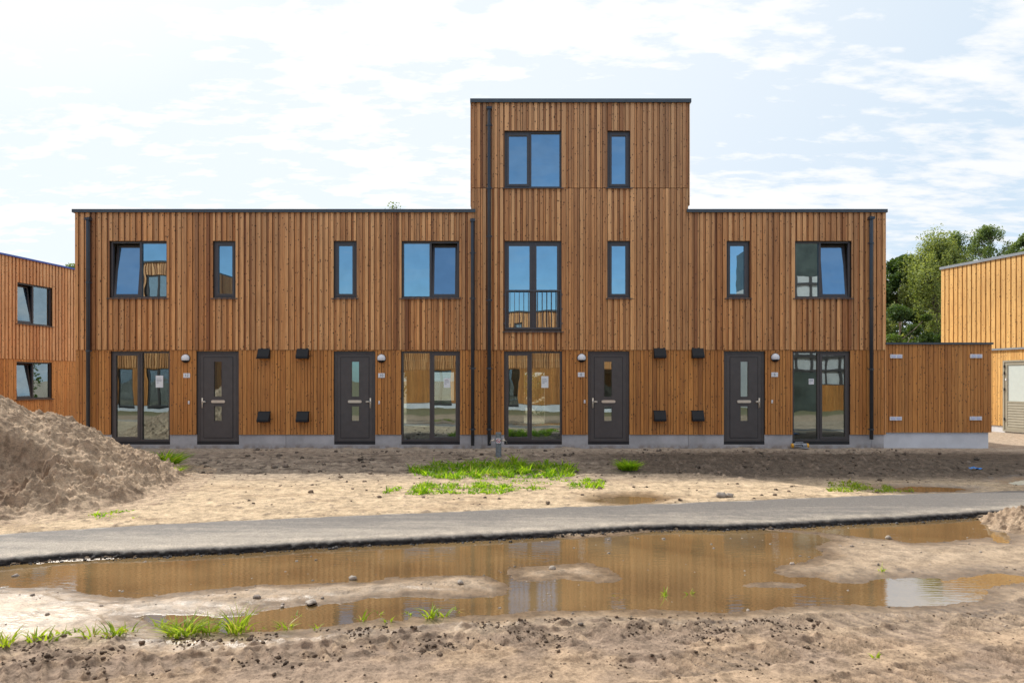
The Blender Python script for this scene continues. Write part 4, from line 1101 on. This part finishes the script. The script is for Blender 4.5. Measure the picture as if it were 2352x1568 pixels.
patch([(873, 1136), (900, 1122), (1000, 1112), (1120, 1110), (1236, 1118), (1260, 1124), (1130, 1136), (1000, 1139)], 2100, .05, .17, 'grass', M['grass'], .05, freq=3.0)
patch([(1305, 1122), (1320, 1106), (1360, 1100), (1388, 1106), (1384, 1121), (1340, 1125)], 520, .05, .17, 'grass', M['grass'], -.1)
patch([(1000, 1100), (1200, 1094), (1330, 1096), (1380, 1104), (1330, 1116), (1100, 1110)], 650, .03, .10, 'grass', M['grass'], .10)
patch([(1901, 1128), (1906, 1108), (1960, 1108), (2100, 1122), (2095, 1131), (1960, 1130)], 750, .05, .17, 'grass', M['weed'], .02)
patch([(200, 1186), (260, 1175), (320, 1172), (310, 1190), (230, 1194)], 220, .03, .09, 'grass', M['grass'], .08)

def leafy(name, label, u, v, z, n, rad, h, lw, mat, cat='weed', grp=None, wl=None, upright=.5):
    x, y = spot(u, v, z); z0 = gz(x, y)
    if wl is not None: z0 = max(z0, wl - .02)
    a = rng.random(n) * 6.28; rr = rad * np.sqrt(rng.random(n))
    P = np.stack([np.cos(a) * rr * .6, np.sin(a) * rr * .6, rng.random(n) * h * .25 - .01], 1)
    H = h * rng.uniform(.35, 1.0, n); b = a + rng.normal(0, .7, n); ln = H * rng.uniform(.25, 1.1, n) * (1.2 - upright) + rr * .5
    o = blades(P, H, rng.uniform(.6, 1.2, n) * lw, np.stack([np.cos(b) * ln, np.sin(b) * ln], 1), rng.random(n), name, mat, 4)
    o.location = (x, y, z0); tag(o, label, cat, grp); return o
leafy('leafy_weed', 'bright green leafy weed at the foot of the sand heap', 374, 1079, -.06, 520, .40, .40, .05, M['grass'], 'weed', upright=.3)
leafy('leafy_weed', 'second low weed spreading in front of the sand heap foot', 397, 1090, -.06, 180, .28, .18, .03, M['weed'], 'weed', upright=.3)
leafy('grass_tuft', 'dense green tuft right of the grass strip in front of door number 8', 1443, 1083, -.06, 520, .30, .24, .022, M['grass'], 'grass tuft')
leafy('leafy_weed', 'yellow-green broad-leaved weed just right of the standpipe', 1181, 1068, -.06, 16, .08, .30, .06, M['weed'], 'weed', upright=.6)
G = 'weeds along the near rim of the puddles'
TUF = [(10, 1488, 34, .16, 'grass tuft cut by the left edge of the photo'), (80, 1474, 26, .15, 'thin grass tuft second from the left edge'), (112, 1478, 12, .14, 'grass tuft third from the left edge, leaning right'),
       (140, 1456, 14, .07, 'very small grass sprig fourth from the left edge'), (176, 1458, 12, .08, 'small grass sprig left of the single stalk in the mud'), (210, 1468, 16, .15, 'single upright grass stalk in the mud'),
       (262, 1460, 46, .16, 'broad leafy weed left of the largest tuft'), (300, 1450, 16, .15, 'slim grass tuft right of the broad leafy weed'), (372, 1432, 16, .14, 'grass tuft at the left end of the largest clump'),
       (425, 1452, 130, .19, 'largest yellow-green grass clump at the head of the lower puddle'), (482, 1450, 36, .18, 'spiky grass tuft just right of the largest clump'), (545, 1448, 60, .27, 'tall grass tuft with a long upright blade'),
       (588, 1440, 12, .06, 'tiny sprig right of the tall tuft'), (655, 1436, 20, .12, 'sparse grass tuft standing in the lower puddle'), (680, 1410, 9, .08, 'small sprig behind the sparse tuft'),
       (726, 1440, 9, .07, 'small sprig at the muddy rim below the lower puddle'), (832, 1420, 10, .13, 'lone leaning blade tuft on the muddy rim'), (870, 1404, 9, .09, 'small sprig in the lower puddle above the lone blades'),
       (890, 1424, 11, .09, 'bushy sprig at the rim, left of the middle tufts'), (940, 1404, 9, .10, 'small upright sprig left of the middle tuft'), (988, 1415, 26, .17, 'middle tuft with long blades in the lower puddle'),
       (1018, 1410, 14, .13, 'tuft leaning right beside the middle tuft'), (1048, 1398, 7, .06, 'tiny sprig right of the middle tufts'), (1420, 1368, 12, .07, 'low sprig in the puddle, leftmost of three in open water'),
       (1528, 1364, 11, .13, 'upright sprig in open water, middle of three'), (1585, 1359, 9, .10, 'thin sprig in open water, rightmost of three'), (2025, 1311, 7, .12, 'small sprig on the sand between the right puddles'),
       (2050, 1195, 8, .09, 'green sprig at the foot of the black path edge on the right'), (1702, 1206, 8, .06, 'sprig at the foot of the black path edge in the middle'), (2010, 1516, 5, .09, 'single bent blade in the tyre tracks')]
for u, v, n, h, lab in TUF: leafy('grass_tuft', lab, u, v, -.12, max(7, int(n * .9)), (.07 if n > 11 else .035) + .0010 * n, h * .8, .019, M['weed'], 'grass tuft', G, wl=WL, upright=.3)

def tree(name, label, x, y, h, cw, leaf, n, trunk_r, base=.22, lsize=.30, droop=.0, grp='trees behind the houses', seed=0, clumps=46):
    r = np.random.default_rng(seed); t = thing(name, label, 'tree', (x, y, -.2), 0, grp)
    m = MB(); m.tube([(0, 0, 0), (.05, 0, h * .3), (-.05, .05, h * .65), (0, 0, h * .93)], [trunk_r, trunk_r * .8, trunk_r * .45, .02], 8)
    C = []
    for k in range(clumps):
        zt = base + (1 - base) * r.random() ** .85; prof = math.sin(math.pi * min(1, (zt - base) / (1 - base) * .86 + .14)) ** .7
        a = r.random() * 6.28; rad = cw * .5 * prof * (.35 + .65 * math.sqrt(r.random()))
        c = np.array([math.cos(a) * rad, math.sin(a) * rad, h * min(zt, .985)]); C.append(c)
        zb = max(h * .1, c[2] - rad * .75 - .3); m.tube([(0, 0, zb), tuple(c * np.array([.55, .55, 0]) + np.array([0, 0, (zb + c[2]) / 2])), tuple(c)], [trunk_r * .35, trunk_r * .18, .012], 5)
    m.build('trunk', M['bark'], t)
    C = np.array(C); idx = r.integers(0, clumps, n); sz = (.22 + .5 * r.random(clumps)) * cw * .185
    d = r.normal(0, 1, (n, 3)); d /= np.linalg.norm(d, axis=1)[:, None] + 1e-9
    rad = (r.random(n) ** .42)[:, None] * sz[idx][:, None] * np.array([1, 1, .8 + droop])
    P = C[idx] + d * rad; P[:, 2] -= droop * (r.random(n) ** 2) * .9
    nrm = r.normal(0, 1, (n, 3)); nrm[:, 2] += .5; nrm /= np.linalg.norm(nrm, axis=1)[:, None]
    u = np.cross(nrm, r.normal(0, 1, (n, 3))); u /= np.linalg.norm(u, axis=1)[:, None]; v = np.cross(nrm, u)
    s = lsize * r.uniform(.5, 1.1, n)[:, None]
    V = np.stack([P - u * s * .5, P + v * s * .28, P + u * s * .5, P - v * s * .28], 1).reshape(-1, 3)
    F = np.arange(n * 4).reshape(n, 4)
    tone = np.clip(r.random(clumps)[idx] * .6 + r.random(n) * .45 + d[:, 2] * .22, 0, 1); T = np.repeat(tone, 4)
    np_mesh('crown', V, F, M[leaf], t, tint=np.stack([T, T, T], 1))
tree('birch_tree', 'pale green birch tree behind the shed, next to the golden house', 26.1, 23.8, 10.5, 6.2, 'leaf_birch', 60000, .16, .02, .16, .9, seed=1, clumps=170)
tree('broadleaf_tree', 'dark green tree at the right end of the row, left of the birch', 25.2, 26.0, 9.7, 6.8, 'leaf_dark', 44000, .2, .02, .26, .1, seed=2, clumps=100)
tree('birch_tree', 'loose birch top above the golden roof, leftmost of three', 35.2, 36, 13.6, 5.0, 'leaf_mid', 22000, .16, .1, .20, .5, seed=3, clumps=80)
tree('birch_tree', 'tallest birch above the golden roof, middle of three', 40.8, 40, 15.4, 6.0, 'leaf_mid', 24000, .17, .1, .20, .5, seed=4, clumps=80)
tree('broadleaf_tree', 'round green tree low between the birches above the golden roof', 40.0, 35, 12.0, 6.5, 'leaf_birch', 22000, .18, .15, .20, .1, seed=5, clumps=80)
tree('broadleaf_tree', 'rightmost tree above the golden roof at the edge of the photo', 38.9, 33.5, 12.9, 5.0, 'leaf_mid', 20000, .18, .1, .21, .1, seed=6, clumps=70)
tree('broadleaf_tree', 'dark undergrowth tree low behind the shed roof', 22.3, 21, 6.4, 5.5, 'leaf_dark', 30000, .12, .0, .20, .0, seed=7, clumps=50)
tree('broadleaf_tree', 'tree whose tip shows above the roof left of the tall house', -7.75, 27, 13.68, 4.6, 'leaf_mid', 1900, .10, .3, .15, .1, seed=8, clumps=60)
tree('broadleaf_tree', 'tree whose few twigs just clear the roof of number 10', -9.1, 27.5, 13.25, 3.6, 'leaf_mid', 2400, .10, .3, .17, .1, seed=9, clumps=50)
tree('broadleaf_tree', 'tree top peeking above the blue roof edge on the left', -29.1, 26.8, 9.6, 4.0, 'leaf_mid', 6000, .16, .3, .20, .1, seed=10, clumps=30)

tree('broadleaf_tree', 'bushy garden tree mirrored in the windows of the rosy house', -9.0, 21.5, 6.0, 6.5, 'leaf_mid', 9000, .14, .04, .26, .1, seed=11, clumps=50)
tree('broadleaf_tree', 'bushy garden tree glimpsed through the rooms of number 8', .6, 19.5, 5.6, 6.5, 'leaf_mid', 9000, .14, .04, .26, .1, seed=12, clumps=50)

# ------------------------------------------------------------------ sky, sun, camera
def build_world():
    w = bpy.data.worlds.new('World'); scn.world = w; w.use_nodes = True; t = w.node_tree; t.nodes.clear()
    N = t.nodes.new; L = t.links.new
    def mth(op, a, b=0.0, c=False):
        n = N('ShaderNodeMath'); n.operation = op; n.use_clamp = c
        for s, v in ((n.inputs[0], a), (n.inputs[1], b)):
            if isinstance(v, (int, float)): s.default_value = v
            else: L(v, s)
        return n.outputs[0]
    def rng_(f, a, b, c, d):
        n = N('ShaderNodeMapRange'); n.interpolation_type = 'SMOOTHSTEP'; L(f, n.inputs[0])
        for i, v in enumerate((a, b, c, d)): n.inputs[i + 1].default_value = v
        return n.outputs[0]
    sky = N('ShaderNodeTexSky'); sky.sky_type = 'NISHITA'; sky.sun_disc = False
    sky.sun_elevation = SUN_EL; sky.sun_rotation = SUN_AZ; sky.air_density = 1.0; sky.dust_density = .4; sky.ozone_density = 2.0
    tc = N('ShaderNodeTexCoord'); sp = N('ShaderNodeSeparateXYZ'); L(tc.outputs['Generated'], sp.inputs[0])
    zc = mth('ADD', mth('MAXIMUM', sp.outputs[2], 0), .16)
    cb = N('ShaderNodeCombineXYZ'); L(mth('DIVIDE', sp.outputs[0], zc), cb.inputs[0]); L(mth('DIVIDE', sp.outputs[1], zc), cb.inputs[1])
    mp = N('ShaderNodeMapping'); L(cb.outputs[0], mp.inputs[0]); mp.inputs['Rotation'].default_value = (0, 0, R(-28)); mp.inputs['Scale'].default_value = (1.0, 2.1, 1)
    n1 = N('ShaderNodeTexNoise'); n1.inputs['Scale'].default_value = 1.15; n1.inputs['Detail'].default_value = 8; n1.inputs['Roughness'].default_value = .58; n1.inputs['Distortion'].default_value = .35; L(mp.outputs[0], n1.inputs[0])
    n2 = N('ShaderNodeTexNoise'); n2.inputs['Scale'].default_value = 6.5; n2.inputs['Detail'].default_value = 7; n2.inputs['Roughness'].default_value = .6; L(mp.outputs[0], n2.inputs[0])
    f = mth('ADD', mth('MULTIPLY', n1.outputs[0], .55), mth('MULTIPLY', n2.outputs[0], .45))
    dens = rng_(f, .39, .58, .08, 1)
    front = rng_(sp.outputs[1], -.25, .25, 0, 1)          # clear sky on the side away from the sun
    dens = mth('MULTIPLY', dens, mth('MAXIMUM', front, .16))
    sd = N('ShaderNodeVectorMath'); sd.operation = 'DOT_PRODUCT'; L(tc.outputs['Generated'], sd.inputs[0]); sd.inputs[1].default_value = SUN
    glow = rng_(sd.outputs['Value'], .74, .98, 0, .9)
    haze = mth('ADD', mth('MULTIPLY', rng_(sd.outputs['Value'], -.1, .78, .09, .62), front), mth('MULTIPLY', mth('SUBTRACT', 1.0, front), .10))
    low = mth('MULTIPLY', rng_(sp.outputs[2], .0, .30, .60, 0), front)
    haze = mth('MAXIMUM', haze, low)
    d = mth('MAXIMUM', dens, haze); d = mth('MAXIMUM', d, glow)
    tint = N('ShaderNodeMix'); tint.data_type = 'RGBA'; tint.blend_type = 'MULTIPLY'; tint.inputs[0].default_value = 1; L(sky.outputs[0], tint.inputs[6]); tint.inputs[7].default_value = (.66, 1.0, 1.20, 1)
    cl = N('ShaderNodeMix'); cl.data_type = 'RGBA'; L(rng_(sd.outputs['Value'], .1, .9, 0, 1), cl.inputs[0]); cl.inputs[6].default_value = (6.65, 6.8, 7.0, 1); cl.inputs[7].default_value = (7.6, 7.6, 7.6, 1)
    pale = N('ShaderNodeMix'); pale.data_type = 'RGBA'; L(mth('MULTIPLY', front, .88), pale.inputs[0]); L(tint.outputs[2], pale.inputs[6]); pale.inputs[7].default_value = (4.15, 5.35, 6.45, 1)
    over = mth('MULTIPLY', rng_(sp.outputs[2], .50, .72, 0, .95), mth('SUBTRACT', 1.0, front)); d = mth('MAXIMUM', d, over)  # bright overhead cloud added behind the camera to fill the shaded facade
    mx = N('ShaderNodeMix'); mx.data_type = 'RGBA'; L(d, mx.inputs[0]); L(pale.outputs[2], mx.inputs[6]); L(cl.outputs[2], mx.inputs[7])
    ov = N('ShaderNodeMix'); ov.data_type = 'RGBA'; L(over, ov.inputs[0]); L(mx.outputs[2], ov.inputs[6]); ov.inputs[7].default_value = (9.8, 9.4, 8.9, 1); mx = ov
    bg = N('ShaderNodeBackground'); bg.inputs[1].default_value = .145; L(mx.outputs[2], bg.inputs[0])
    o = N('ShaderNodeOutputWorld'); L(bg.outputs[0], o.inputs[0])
build_world()

sl = bpy.data.lights.new('sun', 'SUN'); sl.energy = 5.0; sl.angle = R(.5); sl.color = (1, .955, .88)
so = bpy.data.objects.new('sun', sl); COL.objects.link(so); so.rotation_euler = SUN.to_track_quat('Z', 'Y').to_euler(); so.location = SUN * 60

cd = bpy.data.cameras.new('camera'); cam = bpy.data.objects.new('camera', cd); COL.objects.link(cam)
cam.location = (0, -CAM_D, EYE); cam.rotation_euler = (R(90), 0, 0)
cd.sensor_width = 36; cd.lens = 24.0; cd.shift_y = (1115 - 1000) / 3000.0; cd.clip_start = .05; cd.clip_end = 5000
scn.camera = cam

scn.view_settings.view_transform = 'Standard'; scn.view_settings.look = 'None'; scn.view_settings.exposure = 0; scn.view_settings.gamma = 1
scn.cycles.max_bounces = 8; scn.cycles.transparent_max_bounces = 12; scn.cycles.glossy_bounces = 5; scn.cycles.diffuse_bounces = 4
scn.cycles.caustics_reflective = False; scn.cycles.caustics_refractive = False; scn.cycles.sample_clamp_indirect = 6
scn.cycles.use_denoising = True
